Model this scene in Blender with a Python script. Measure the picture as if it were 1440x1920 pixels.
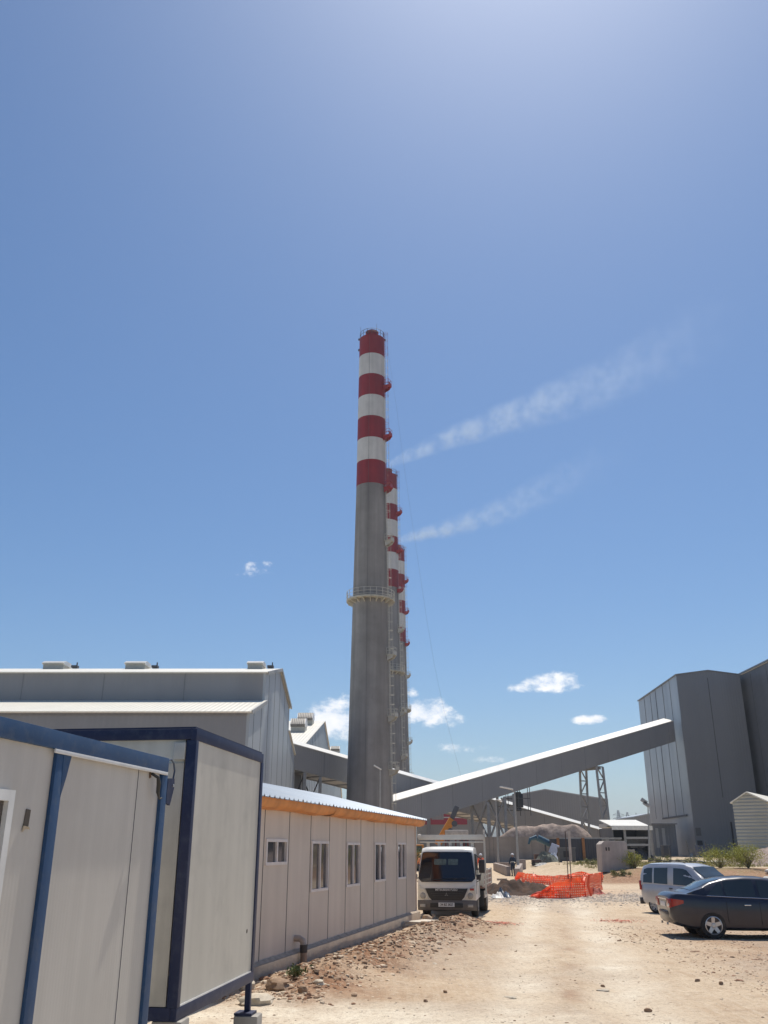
import bpy, bmesh, math, random
from mathutils import Vector, Matrix, noise
R_ = math.radians
random.seed(7)
for o in list(bpy.data.objects): bpy.data.objects.remove(o)
S = bpy.context.scene
COL = S.collection
# ------------------------------------------------------------------ camera
H = 2.2; F = 1660.0; TH = math.atan(630/1660)
ST, CT = math.sin(TH), math.cos(TH)
cd = bpy.data.cameras.new('camera'); cam = bpy.data.objects.new('camera', cd); COL.objects.link(cam)
cd.sensor_fit = 'VERTICAL'; cd.sensor_height = 24; cd.lens = 24*F/1920
cd.clip_start = 0.1; cd.clip_end = 9000
cam.location = (0, 0, H); cam.rotation_euler = (math.pi/2 + TH, 0, 0)
S.camera = cam
# ------------------------------------------------------------------ sun, sky, exposure
SUN_AZ, SUN_EL = 15.2, 63.0          # azimuth clockwise from the view axis (+Y)
S.view_settings.view_transform = 'Standard'; S.view_settings.look = 'None'
S.view_settings.exposure = 0.0; S.view_settings.gamma = 1.0
sl = bpy.data.lights.new('sun', 'SUN'); sl.energy = 4.95; sl.angle = R_(0.53); sl.color = (1, .935, .83)
so = bpy.data.objects.new('sun', sl); COL.objects.link(so)
sd = Vector((math.sin(R_(SUN_AZ))*math.cos(R_(SUN_EL)), math.cos(R_(SUN_AZ))*math.cos(R_(SUN_EL)), math.sin(R_(SUN_EL))))
so.rotation_euler = sd.to_track_quat('Z', 'Y').to_euler()
def pix_dir(px, py):
    u = (px-720)/F; v = (960-py)/F
    return Vector((u, CT - v*ST, ST + v*CT))
def atY(px, py, Y):
    d = pix_dir(px, py); t = Y/d.y
    return Vector((d.x*t, Y, H + d.z*t))
def atZ(px, py, z=0.0):
    d = pix_dir(px, py); t = (z-H)/d.z
    return Vector((d.x*t, d.y*t, z))
W = bpy.data.worlds.new('World'); S.world = W; W.use_nodes = True
nt = W.node_tree; N = nt.nodes; L = nt.links
bg = N['Background']; bg.inputs['Strength'].default_value = 0.10
sky = N.new('ShaderNodeTexSky'); sky.sky_type = 'NISHITA'; sky.sun_disc = False
sky.sun_elevation = R_(SUN_EL); sky.sun_rotation = R_(SUN_AZ)
sky.air_density = 1.0; sky.dust_density = 0.9; sky.ozone_density = 2.4; sky.altitude = 100
hs = N.new('ShaderNodeHueSaturation'); hs.inputs['Saturation'].default_value = 1.12
gain = N.new('ShaderNodeMix'); gain.data_type = 'RGBA'; gain.blend_type = 'MULTIPLY'; gain.inputs[0].default_value = 1
L.new(sky.outputs[0], gain.inputs[6]); gain.inputs[7].default_value = (.85, .945, 1.03, 1)
L.new(gain.outputs[2], hs.inputs['Color'])
# clouds: world-space directions, broken up by noise
tc = N.new('ShaderNodeTexCoord')
def wmath(op, a, b=None, c=None):
    n = N.new('ShaderNodeMath'); n.operation = op
    for i, x in enumerate((a, b, c)):
        if x is None: continue
        if isinstance(x, (int, float)): n.inputs[i].default_value = x
        else: L.new(x, n.inputs[i])
    return n.outputs[0]
def cloud_field():
    sep = N.new('ShaderNodeSeparateXYZ'); L.new(tc.outputs['Generated'], sep.inputs[0])
    az = wmath('ARCTAN2', sep.outputs[0], sep.outputs[1])
    el = wmath('ARCSINE', sep.outputs[2])
    cm = N.new('ShaderNodeCombineXYZ'); L.new(az, cm.inputs[0]); L.new(wmath('MULTIPLY', el, 1.5), cm.inputs[1])
    n1 = N.new('ShaderNodeTexNoise'); n1.inputs['Scale'].default_value = 34; n1.inputs['Detail'].default_value = 8; n1.inputs['Roughness'].default_value = .62
    L.new(cm.outputs[0], n1.inputs['Vector'])
    total = None; core = None
    for px, py, wx, wy, amp in CLOUDS:
        d = pix_dir(px, py).normalized(); a0 = math.atan2(d.x, d.y); e0 = math.asin(d.z)
        sx = wx/1780; sy = wy/1780
        dx = wmath('DIVIDE', wmath('SUBTRACT', az, a0), sx); dy = wmath('DIVIDE', wmath('SUBTRACT', el, e0), sy)
        r2 = wmath('ADD', wmath('MULTIPLY', dx, dx), wmath('MULTIPLY', dy, dy))
        g = wmath('MULTIPLY', wmath('SUBTRACT', 1.0, r2), amp)
        g = wmath('MAXIMUM', g, -1.5)
        total = g if total is None else wmath('MAXIMUM', total, g)
    nn = wmath('MULTIPLY', wmath('SUBTRACT', n1.outputs[0], 0.5), 5.0)
    d = wmath('ADD', total, nn)
    mr = N.new('ShaderNodeMapRange'); mr.interpolation_type = 'SMOOTHSTEP'
    L.new(d, mr.inputs[0]); mr.inputs[1].default_value = -.15; mr.inputs[2].default_value = 1.3
    mask = mr.outputs[0]
    return mask, n1.outputs[0], el
CLOUDS = [(632,1348,58,42,1.5),(600,1370,44,18,.7),(798,1336,52,32,1.5),(850,1350,34,9,.4),(775,1300,16,9,.5),(1040,1280,64,20,1.3),(985,1290,40,10,.8),
          (1112,1349,38,9,1.0),(866,1402,40,8,.5),(932,1424,30,7,.5),(482,1072,20,7,.10),(508,1063,10,5,.08),(640,1425,60,20,.1)]
mask, nz, el = cloud_field()
mx = N.new('ShaderNodeMix'); mx.data_type = 'RGBA'
L.new(mask, mx.inputs[0])
L.new(hs.outputs[0], mx.inputs[6])
cr = N.new('ShaderNodeValToRGB'); cr.color_ramp.elements[0].position = .32; cr.color_ramp.elements[1].position = .62
cr.color_ramp.elements[0].color = (8.0, 8.9, 10.2, 1); cr.color_ramp.elements[1].color = (11.5, 11.5, 11.6, 1)
L.new(nz, cr.inputs[0]); L.new(cr.outputs[0], mx.inputs[7])
L.new(mx.outputs[2], bg.inputs['Color'])

# ------------------------------------------------------------------ materials
MATS = {}
def pm(name, col, rough=.6, metal=0.0, var=.12, scale=4.0, streak=0.0, bump=0.0, bscale=30.0, ribs=None, spec=.5, stretch=(1,1,1), dirt=None, coat=0.0, ribdepth=.4):
    """procedural surface: base colour broken by noise, optional vertical streaks, bump and ribs (axis, period in m)"""
    if name in MATS: return MATS[name]
    m = bpy.data.materials.new(name); m.use_nodes = True; MATS[name] = m
    t = m.node_tree; n = t.nodes; l = t.links; b = n['Principled BSDF']
    b.inputs['Roughness'].default_value = rough; b.inputs['Metallic'].default_value = metal
    b.inputs['Specular IOR Level'].default_value = spec
    if coat: b.inputs['Coat Weight'].default_value = coat; b.inputs['Coat Roughness'].default_value = .06
    g = n.new('ShaderNodeTexCoord'); mp = n.new('ShaderNodeMapping'); mp.inputs['Scale'].default_value = stretch
    l.new(g.outputs['Object'], mp.inputs[0])
    nz = n.new('ShaderNodeTexNoise'); nz.inputs['Scale'].default_value = scale; nz.inputs['Detail'].default_value = 6; nz.inputs['Roughness'].default_value = .6
    l.new(mp.outputs[0], nz.inputs['Vector'])
    rp = n.new('ShaderNodeMapRange'); rp.inputs[1].default_value = .3; rp.inputs[2].default_value = .7
    rp.inputs[3].default_value = 1-var; rp.inputs[4].default_value = 1+var
    l.new(nz.outputs[0], rp.inputs[0])
    fac = rp.outputs[0]
    if streak:
        mp2 = n.new('ShaderNodeMapping'); mp2.inputs['Scale'].default_value = (streak, streak, streak*.04)
        l.new(g.outputs['Object'], mp2.inputs[0])
        n2 = n.new('ShaderNodeTexNoise'); n2.inputs['Scale'].default_value = 1; n2.inputs['Detail'].default_value = 5
        l.new(mp2.outputs[0], n2.inputs['Vector'])
        r2 = n.new('ShaderNodeMapRange'); r2.inputs[1].default_value = .3; r2.inputs[2].default_value = .7
        r2.inputs[3].default_value = 1-var*1.4; r2.inputs[4].default_value = 1+var*1.2
        l.new(n2.outputs[0], r2.inputs[0])
        mm = n.new('ShaderNodeMath'); mm.operation = 'MULTIPLY'; l.new(fac, mm.inputs[0]); l.new(r2.outputs[0], mm.inputs[1]); fac = mm.outputs[0]
    vm = n.new('ShaderNodeVectorMath'); vm.operation = 'SCALE'
    vm.inputs[0].default_value = col[:3]; l.new(fac, vm.inputs['Scale'])
    out = vm.outputs[0]
    if dirt:
        n3 = n.new('ShaderNodeTexNoise'); n3.inputs['Scale'].default_value = dirt[1]; n3.inputs['Detail'].default_value = 8; n3.inputs['Roughness'].default_value = .7
        l.new(g.outputs['Object'], n3.inputs['Vector'])
        r3 = n.new('ShaderNodeMapRange'); r3.inputs[1].default_value = .5; r3.inputs[2].default_value = .72
        l.new(n3.outputs[0], r3.inputs[0]); 
        m3 = n.new('ShaderNodeMath'); m3.operation='MULTIPLY'; m3.inputs[1].default_value = dirt[2]; l.new(r3.outputs[0], m3.inputs[0])
        mi = n.new('ShaderNodeMix'); mi.data_type = 'RGBA'; l.new(m3.outputs[0], mi.inputs[0]); l.new(out, mi.inputs[6])
        mi.inputs[7].default_value = (*dirt[0], 1); out = mi.outputs[2]
    l.new(out, b.inputs['Base Color'])
    hgt = None
    if bump:
        nb = n.new('ShaderNodeTexNoise'); nb.inputs['Scale'].default_value = bscale; nb.inputs['Detail'].default_value = 8; nb.inputs['Roughness'].default_value = .65
        l.new(mp.outputs[0], nb.inputs['Vector'])
        bp = n.new('ShaderNodeBump'); bp.inputs['Strength'].default_value = min(1, bump); bp.inputs['Distance'].default_value = .02*max(1, bump)
        l.new(nb.outputs[0], bp.inputs['Height']); hgt = bp
    if ribs:
        ax, per = ribs
        sx = n.new('ShaderNodeSeparateXYZ'); l.new(g.outputs['Object'], sx.inputs[0])
        if ax == 'H':   # both horizontal axes
            a = n.new('ShaderNodeMath'); a.operation = 'ADD'; l.new(sx.outputs[0], a.inputs[0]); l.new(sx.outputs[1], a.inputs[1]); src = a.outputs[0]
        else: src = sx.outputs['XYZ'.index(ax)]
        q = n.new('ShaderNodeMath'); q.operation = 'MULTIPLY'; q.inputs[1].default_value = 2*math.pi/per; l.new(src, q.inputs[0])
        s_ = n.new('ShaderNodeMath'); s_.operation = 'SINE'; l.new(q.outputs[0], s_.inputs[0])
        bp2 = n.new('ShaderNodeBump'); bp2.inputs['Strength'].default_value = ribdepth; bp2.inputs['Distance'].default_value = per*.12
        l.new(s_.outputs[0], bp2.inputs['Height'])
        if hgt: l.new(hgt.outputs[0], bp2.inputs['Normal'])
        hgt = bp2
    if hgt: l.new(hgt.outputs[0], b.inputs['Normal'])
    return m
def glass(name, col=(.02,.025,.03), rough=.05):
    m = pm(name, col, rough, var=.05, scale=2); m.node_tree.nodes['Principled BSDF'].inputs['Specular IOR Level'].default_value = .9
    return m
# ------------------------------------------------------------------ mesh builder
class MB:
    def __init__(s): s.v = []; s.f = []; s.sm = []; s.mi = []
    def add(s, vs, fs, smooth=False, mi=0):
        o = len(s.v); s.v += [Vector(p) for p in vs]
        for f in fs: s.f.append([o+i for i in f]); s.sm.append(smooth); s.mi.append(mi)
        return s
    def box(s, c, size, rz=0, M=None, mi=0):
        x, y, z = [a/2 for a in size]
        R = M if M is not None else Matrix.Rotation(rz, 3, 'Z')
        vs = [Vector(c) + R @ Vector((i*x, j*y, k*z)) for i in (-1,1) for j in (-1,1) for k in (-1,1)]
        return s.add(vs, [(0,1,3,2),(4,6,7,5),(0,4,5,1),(2,3,7,6),(0,2,6,4),(1,5,7,3)], mi=mi)
    def beam(s, p, q, w, h=None, up=(0,0,1), mi=0):
        p = Vector(p); q = Vector(q); h = h or w; d = q-p; ln = d.length
        if ln < 1e-6: return s
        d.normalize(); up = Vector(up)
        if abs(d.dot(up)) > .98: up = Vector((0,1,0))
        x = d.cross(up).normalized(); z = x.cross(d).normalized()
        vs = []
        for e in (p, q):
            for a, b in ((-1,-1),(1,-1),(1,1),(-1,1)): vs.append(e + x*a*w/2 + z*b*h/2)
        return s.add(vs, [(0,1,2,3),(7,6,5,4),(0,4,5,1),(1,5,6,2),(2,6,7,3),(3,7,4,0)], mi=mi)
    def tube(s, pts, rad, seg=8, caps=True, mi=0):
        pts = [Vector(p) for p in pts]; n = len(pts)
        if not isinstance(rad, (list, tuple)): rad = [rad]*n
        vs = []; prev = None
        for i, p in enumerate(pts):
            d = (pts[min(i+1, n-1)] - pts[max(i-1, 0)]).normalized()
            if prev is None:
                a = Vector((0,0,1)) if abs(d.z) < .9 else Vector((1,0,0))
                x = d.cross(a).normalized()
            else: x = (prev - d*prev.dot(d)).normalized()
            prev = x; y = d.cross(x)
            for k in range(seg):
                t = 2*math.pi*k/seg; vs.append(p + (x*math.cos(t) + y*math.sin(t))*rad[i])
        fs = []
        for i in range(n-1):
            for k in range(seg):
                a = i*seg+k; b = i*seg+(k+1) % seg; fs.append((a, b, b+seg, a+seg))
        s.add(vs, fs, True, mi)
        if caps:
            s.add(vs[:seg], [tuple(range(seg))[::-1]], False, mi); s.add(vs[-seg:], [tuple(range(seg))], False, mi)
        return s
    def lathe(s, c, prof, seg=32, axis='Z', closed=False, mi=0):
        """prof: (radius, height) list"""
        c = Vector(c); vs = []
        for r, h in prof:
            for k in range(seg):
                t = 2*math.pi*k/seg; a, b = r*math.cos(t), r*math.sin(t)
                vs.append(c + (Vector((a, b, h)) if axis == 'Z' else Vector((a, h, b)) if axis == 'Y' else Vector((h, a, b))))
        fs = []; n = len(prof)
        for i in range(n if closed else n-1):
            for k in range(seg):
                a = i*seg+k; b = i*seg+(k+1) % seg; j = ((i+1) % n)*seg
                f = (a, b, j+(k+1) % seg, j+k); fs.append(f if axis != 'Y' else f[::-1])
        return s.add(vs, fs, True, mi)
    def prism(s, poly, ext, mi=0):
        """planar polygon (3-D points) pushed along the vector ext"""
        poly = [Vector(p) for p in poly]; e = Vector(ext); n = len(poly)
        vs = poly + [p+e for p in poly]
        nrm = Vector((0,0,0))
        for i in range(n): nrm += poly[i].cross(poly[(i+1) % n])
        flip = nrm.dot(e) > 0
        fs = [tuple(range(n))[::-1] if flip else tuple(range(n)), tuple(range(n, 2*n)) if flip else tuple(range(n, 2*n))[::-1]]
        for i in range(n):
            j = (i+1) % n; fs.append((i, j, j+n, i+n) if flip else (i, i+n, j+n, j))
        return s.add(vs, fs, mi=mi)
    def grid(s, rows, smooth=True, close=False, mi=0):
        """rows: list of equally long point lists"""
        n = len(rows[0]); vs = [p for r in rows for p in r]; fs = []
        for i in range(len(rows)-1):
            for k in range(n if close else n-1):
                a = i*n+k; b = i*n+(k+1) % n; fs.append((a, b, b+n, a+n))
        return s.add(vs, fs, smooth, mi)
    def build(s, name, mat, parent=None, world=False, loc=None, bevel=0, weld=False, recalc=True):
        me = bpy.data.meshes.new(name)
        off = Vector((0,0,0))
        if world and parent is not None:
            r = parent
            while r.parent: r = r.parent
            off = Vector(r.location)
            rr = -r.rotation_euler.z
            Rm = Matrix.Rotation(rr, 3, 'Z')
            vs = [Rm @ (p-off) for p in s.v]
        elif loc is not None and world:
            off = Vector(loc); vs = [p-off for p in s.v]
        else: vs = s.v
        me.from_pydata([tuple(p) for p in vs], [], s.f)
        me.polygons.foreach_set('use_smooth', s.sm); me.polygons.foreach_set('material_index', s.mi)
        for m in (mat if isinstance(mat, (list, tuple)) else [mat]): me.materials.append(m)
        if weld or recalc or bevel:
            bm = bmesh.new(); bm.from_mesh(me)
            if weld: bmesh.ops.remove_doubles(bm, verts=bm.verts, dist=1e-4)
            if bevel: bmesh.ops.bevel(bm, geom=[e for e in bm.edges if e.is_manifold and e.calc_face_angle(0) > .5], offset=bevel, segments=2, affect='EDGES', profile=.6)
            if recalc: bmesh.ops.recalc_face_normals(bm, faces=bm.faces)
            bm.to_mesh(me); bm.free()
        me.validate(); me.update()
        try: me.set_sharp_from_angle(angle=R_(40))
        except Exception: pass
        o = bpy.data.objects.new(name, me); COL.objects.link(o)
        if parent is not None: o.parent = parent
        elif loc is not None: o.location = loc
        return o
def tag(o, label=None, cat=None, group=None, kind=None):
    if label: o['label'] = label
    if cat: o['category'] = cat
    if group: o['group'] = group
    if kind: o['kind'] = kind
    return o
def thing(name, label, cat, loc, rz=0, group=None):
    o = bpy.data.objects.new(name, None); COL.objects.link(o); o.empty_display_size = .3
    o.location = loc; o.rotation_euler.z = rz
    return tag(o, label, cat, group)
def copy_tree(o, parent=None, **kw):
    c = o.copy(); COL.objects.link(c); c.parent = parent
    for ch in o.children: copy_tree(ch, c)
    return c
def rrect(w, h, r, seg=4, taper=0.0):
    """rounded rectangle outline centred on 0, top narrower by taper"""
    pts = []
    for cx, cy, a0 in ((1,1,0),(-1,1,90),(-1,-1,180),(1,-1,270)):
        for k in range(seg+1):
            a = R_(a0 + 90*k/seg)
            x = cx*(w/2-r) + r*math.cos(a); y = cy*(h/2-r) + r*math.sin(a)
            x *= 1 - taper*(y/h+.5); pts.append((x, y))
    return pts
def plate(mb, pts, o, ux, uy, t, mi=0):
    o = Vector(o); ux = Vector(ux); uy = Vector(uy); n = ux.cross(uy).normalized()
    return mb.prism([o + ux*a + uy*b for a, b in pts], n*t, mi=mi)
def text_mb(body, size, o, ux, uy, t=.004, squeeze=1.0):
    cu = bpy.data.curves.new('t', 'FONT'); cu.body = body; cu.size = size; cu.align_x = 'CENTER'; cu.align_y = 'CENTER'; cu.extrude = t/2; cu.offset = size*.02; cu.resolution_u = 3
    ob = bpy.data.objects.new('t', cu); COL.objects.link(ob)
    dg = bpy.context.evaluated_depsgraph_get(); me = bpy.data.meshes.new_from_object(ob.evaluated_get(dg))
    ux = Vector(ux); uy = Vector(uy); n = ux.cross(uy)
    mb = MB(); mb.add([Vector(o) + ux*v.co.x*squeeze + uy*v.co.y + n*v.co.z for v in me.vertices], [tuple(p.vertices) for p in me.polygons])
    bpy.data.objects.remove(ob); bpy.data.meshes.remove(me); return mb
def fbm(x, y, z=0, o=4):
    return noise.fractal(Vector((x, y, z)), 1.0, 2.0, o)
def sst(x, a, b):
    t = max(0, min(1, (x-a)/(b-a))); return t*t*(3-2*t)
# ================================================================== terrain
RA, RB = Vector((-1.3, 16.4)), Vector((2.6, 29.8))
def ridge_f(x, y):
    d = RB-RA; t = max(-.15, min(1.08, ((Vector((x, y))-RA).dot(d))/d.length_squared))
    q = RA + d*t; dist = (Vector((x, y))-q).length; side = (x-q.x)
    return t, dist, side
def hgt(x, y, fine=True):
    z = .8*sst(x, 13.5, 18.5)*sst(y, 62, 71)
    z = max(z, .45*sst(y, 92, 128))
    if fine and y < 80 and -12 < x < 40:
        z += .035*fbm(x*.35, y*.35) + .014*fbm(x*1.7, y*1.7, 3)
        t, d, s = ridge_f(x, y)
        if d < 2.2:
            z += (.30*math.exp(-(d/.62)**2)*(.75+.5*fbm(x*.9, y*.9, 5)) + .09*math.exp(-(d/1.3)**2)*(1+fbm(x*3, y*3, 9)))*max(0, min(1, (t+.15)*5))*max(0, min(1, (1.08-t)*6))
        # tyre ruts of the track
        cx = 2.35 + .17*(y-12)
        for off in (-.85, .85): z -= .035*math.exp(-((x-cx-off)/.28)**2)*sst(y, 11, 13)*(1-sst(y, 40, 50))
        if y > 58: z += .25*math.exp(-((y-66)/3.0)**2)*sst(x, 12, 17)*(.7+.7*fbm(x*.5, y*.5, 2))
    return z
def axis_vals(lo, hi, parts):
    v = [lo]
    for end, st in parts:
        while v[-1] < end-1e-6: v.append(min(end, v[-1]+st))
    return v
xs = [-1600,-900,-500,-300,-180,-120,-80,-50,-30,-18,-12,-8,-6,-4.5] + axis_vals(-3.6, 17, [(17,.12)]) + [17.4+.4*i for i in range(36)] + [33,35,38,42,48,56,70,90,120,180,300,500,900,1600]
ys = [-60,-20,0,5,8,9.5] + axis_vals(10.4, 32, [(32,.12),(46,.2),(78,.33)]) + [79,80.5,82,84,87,90,95,100,105,110,115,120,125,130,136,145,160,180,210,260,340,480,700,1100,1700,2400,3200]
def build_ground():
    nx, ny = len(xs), len(ys); vs = []; A = []
    for y in ys:
        for x in xs:
            z = hgt(x, y); vs.append((x, y, z))
            t, d, s = ridge_f(x, y)
            n1 = fbm(x*.6, y*.6, 11); n2 = fbm(x*.25, y*.18, 20)
            soil = math.exp(-(d/1.35)**2)*1.15*(1-sst(y, 29, 33)) * (.7+.6*n1)
            if y < 60: soil = max(soil, (.42+.3*n1)*sst(x, 5.6, 8.5)*(1-sst(y, 24, 36)) + .25*n2, .34*math.exp(-((x-(2.17+.19*(y-12)+.12*n1))/.26)**2)*max(0,.6+2.2*n1+1.2*fbm(x*3,y*1.2,31)))
            soil = max(soil, .9*sst(x, 12.5, 15.5)*sst(y, 60, 64)*(1-sst(y, 69, 74)))
            grav = math.exp(-((y-46.5-.9*n1)/4.2)**2)*sst(x, 2.5, 5)*(1-sst(x, 14, 20))*(.8+.5*n1)
            grav = max(grav, .45*sst(n2, .1, .5) if y < 60 else 0)
            pale = (1-sst(y+.9*n1+.25*x, 14.0, 15.6))*(1-sst(x, 1.2, 4))
            cx = 2.35+.17*(y-12)
            pale = max(pale, .85*(math.exp(-((x-cx+.85)/.5)**2)+math.exp(-((x-cx-.95)/.6)**2))*(1-sst(y, 42, 50))*(.8+.6*n1))
            gr = sst(x, 14, 18)*sst(y, 64, 70)*(1-sst(y, 120, 160))*(.5+.8*n2)
            gr = max(gr, sst(y, 220, 400))
            A.append((max(0,min(1,soil)), max(0,min(1,grav)), max(0,min(1,pale)), max(0,min(1,gr))))
    fs = [(j*nx+i, j*nx+i+1, (j+1)*nx+i+1, (j+1)*nx+i) for j in range(ny-1) for i in range(nx-1)]
    me = bpy.data.meshes.new('ground'); me.from_pydata(vs, [], fs)
    at = me.color_attributes.new('soil_mix', 'FLOAT_COLOR', 'POINT')
    at.data.foreach_set('color', [c for a in A for c in a])
    me.polygons.foreach_set('use_smooth', [True]*len(fs))
    m = bpy.data.materials.new('ground_dirt'); m.use_nodes = True; t = m.node_tree; n = t.nodes; l = t.links; b = n['Principled BSDF']
    b.inputs['Roughness'].default_value = .95; b.inputs['Specular IOR Level'].default_value = .15
    g = n.new('ShaderNodeTexCoord')
    def nz(sc, det=8, ro=.6, vec=None, st=None):
        q = n.new('ShaderNodeTexNoise'); q.inputs['Scale'].default_value = sc; q.inputs['Detail'].default_value = det; q.inputs['Roughness'].default_value = ro
        if st:
            mp = n.new('ShaderNodeMapping'); mp.inputs['Scale'].default_value = st; mp.inputs['Rotation'].default_value = (0,0,R_(8)); l.new(g.outputs['Object'], mp.inputs[0]); l.new(mp.outputs[0], q.inputs['Vector'])
        else: l.new(g.outputs['Object'], q.inputs['Vector'])
        return q.outputs[0]
    def ramp(src, a, b_, lo=0, hi=1):
        q = n.new('ShaderNodeMapRange'); l.new(src, q.inputs[0]); q.inputs[1].default_value = a; q.inputs[2].default_value = b_; q.inputs[3].default_value = lo; q.inputs[4].default_value = hi; return q.outputs[0]
    def mix(f, a, b_):
        q = n.new('ShaderNodeMix'); q.data_type = 'RGBA'
        if isinstance(f, float): q.inputs[0].default_value = f
        else: l.new(f, q.inputs[0])
        for i, v in ((6, a), (7, b_)):
            if isinstance(v, tuple): q.inputs[i].default_value = (*v, 1)
            else: l.new(v, q.inputs[i])
        return q.outputs[2]
    def mth(op, a, b_):
        q = n.new('ShaderNodeMath'); q.operation = op
        for i, v in enumerate((a, b_)):
            if isinstance(v, (int, float)): q.inputs[i].default_value = v
            else: l.new(v, q.inputs[i])
        return q.outputs[0]
    va = n.new('ShaderNodeVertexColor'); va.layer_name = 'soil_mix'
    sp = n.new('ShaderNodeSeparateColor'); l.new(va.outputs[0], sp.inputs[0])
    soil, grav, pale, gr = sp.outputs[0], sp.outputs[1], sp.outputs[2], va.outputs[1]
    big = nz(.5); mid = nz(3.2, 10, .7); fine = nz(26, 6, .7); trk = nz(2.6, 7, .68, st=(3.4, .18, 1))
    base = mix(ramp(big, .35, .65), (.62,.495,.35), (.50,.37,.25))
    base = mix(ramp(trk, .42, .66, 0, .65), base, (.66,.55,.41))
    base = mix(ramp(mid, .52, .68, 0, .7), base, (.40,.29,.20))
    base = mix(mth('MULTIPLY', soil, ramp(mid, .25, .5, .75, 1)), base, mix(ramp(nz(7), .35, .65), (.19,.085,.042), (.38,.215,.125)))
    base = mix(mth('MULTIPLY', grav, ramp(nz(9), .35, .6, .25, .9)), base, (.40,.35,.30))
    base = mix(mth('MULTIPLY', pale, ramp(nz(1.6), .3, .62, .45, 1)), base, (.77,.69,.555))
    base = mix(mth('MULTIPLY', gr, ramp(nz(2.0), .42, .62, 0, .8)), base, (.20,.22,.08))
    # small loose stones as darker and lighter flecks
    vo = n.new('ShaderNodeTexVoronoi'); vo.inputs['Scale'].default_value = 17; l.new(g.outputs['Object'], vo.inputs['Vector'])
    spk = mth('MULTIPLY', ramp(vo.outputs['Distance'], .20, .12, 0, 1), ramp(nz(1.1, 5), .44, .58))
    base = mix(mth('MULTIPLY', spk, .85), base, mix(ramp(fine, .45, .55), (.20,.135,.09), (.68,.6,.48)))
    vo2 = n.new('ShaderNodeTexVoronoi'); vo2.inputs['Scale'].default_value = 5.5; l.new(g.outputs['Object'], vo2.inputs['Vector'])
    spk2 = mth('MULTIPLY', ramp(vo2.outputs['Distance'], .22, .12, 0, 1), ramp(nz(.9, 4), .47, .56))
    base = mix(mth('MULTIPLY', spk2, .75), base, mix(ramp(nz(4.0), .45, .55), (.27,.19,.13), (.66,.57,.45)))
    base = mix(ramp(nz(9, 5, .75), .52, .66, 0, .55), base, (.36,.255,.175))
    base = mix(ramp(nz(11, 5, .75), .55, .68, 0, .55), base, (.72,.63,.50))
    base = mix(ramp(fine, .5, .72, 0, .45), base, (.26,.185,.125))
    l.new(base, b.inputs['Base Color'])
    bp = n.new('ShaderNodeBump'); bp.inputs['Strength'].default_value = .9; bp.inputs['Distance'].default_value = .05
    l.new(mth('ADD', mth('MULTIPLY', mid, 1.2), mth('ADD', mth('MULTIPLY', fine, .5), mth('MULTIPLY', spk, .25))), bp.inputs['Height']); l.new(bp.outputs[0], b.inputs['Normal'])
    me.materials.append(m)
    o = bpy.data.objects.new('ground', me); COL.objects.link(o); tag(o, kind='structure')
build_ground()
# distant hill
rows = []
for j in range(7):
    y = 2300+j*120; r = []
    for i in range(161):
        x = -1500 + i*25.0 + 0
        env = max(0, math.sin(math.pi*j/6))**.8
        r.append((x, y, -3 + env*(86 + 26*fbm(x*.0022, 1.3) + 5*fbm(x*.02, y*.01))*(.55+.45*sst(x, 100, 520))))
    rows.append(r)
hill = MB().grid(rows).build('hill', pm('hill_scrub', (.13,.14,.10), .95, var=.5, scale=.02, dirt=((.3,.25,.18), .012, .6)), recalc=False); tag(hill, kind='structure')

# ================================================================== shared materials
CLAD   = pm('grey_cladding', (.27,.272,.28), .45, 0.0, .05, .10, streak=.25, ribs=('H', .55), ribdepth=.12, dirt=((.20,.20,.20), .09, .35))
CLADL  = pm('lit_cladding', (.40,.435,.465), .38, 0.0, .05, .12, streak=.15, ribs=('H', .5), ribdepth=.08)  # lighter than the grey cladding: glancing light on the gables put into the colour
CLADD  = pm('shaded_cladding', (.15,.155,.165), .5, 0, .1, .2, streak=.3, ribs=('H', .5), ribdepth=.25)  # darker copy of the grey cladding: shade of sun-averted walls put into the colour
ROOF   = pm('cream_roof_sheet', (.74,.71,.62), .45, 0, .06, .4, ribs=('X', .5), ribdepth=.3)
ROOFD  = pm('roof_sheet', (.76,.74,.68), .4, 0, .06, .4)
STEEL  = pm('galvanised_steel', (.30,.30,.30), .5, .3, .15, 2.5)
DSTEEL = pm('dark_steel', (.09,.095,.105), .55, .2, .2, 2)
CREAM  = pm('cream_paint', (.50,.475,.41), .5, 0, .1, 2)
CREAM2 = pm('platform_paint', (.46,.43,.35), .6, 0, .12, 2)
SOFTJ = pm('soft_joint', (.19,.195,.20), .6, var=.1)
SEAM   = pm('panel_joint', (.10,.10,.11), .7, var=.1)
CONC   = pm('cast_concrete', (.37,.345,.31), .9, 0, .22, .8, streak=2.2, bump=.4, bscale=6, dirt=((.2,.18,.16), .7, .5))
VENTD  = pm('vent_hood', (.16,.15,.14), .6, .1, .2, 3, ribs=('X', .3))
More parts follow.
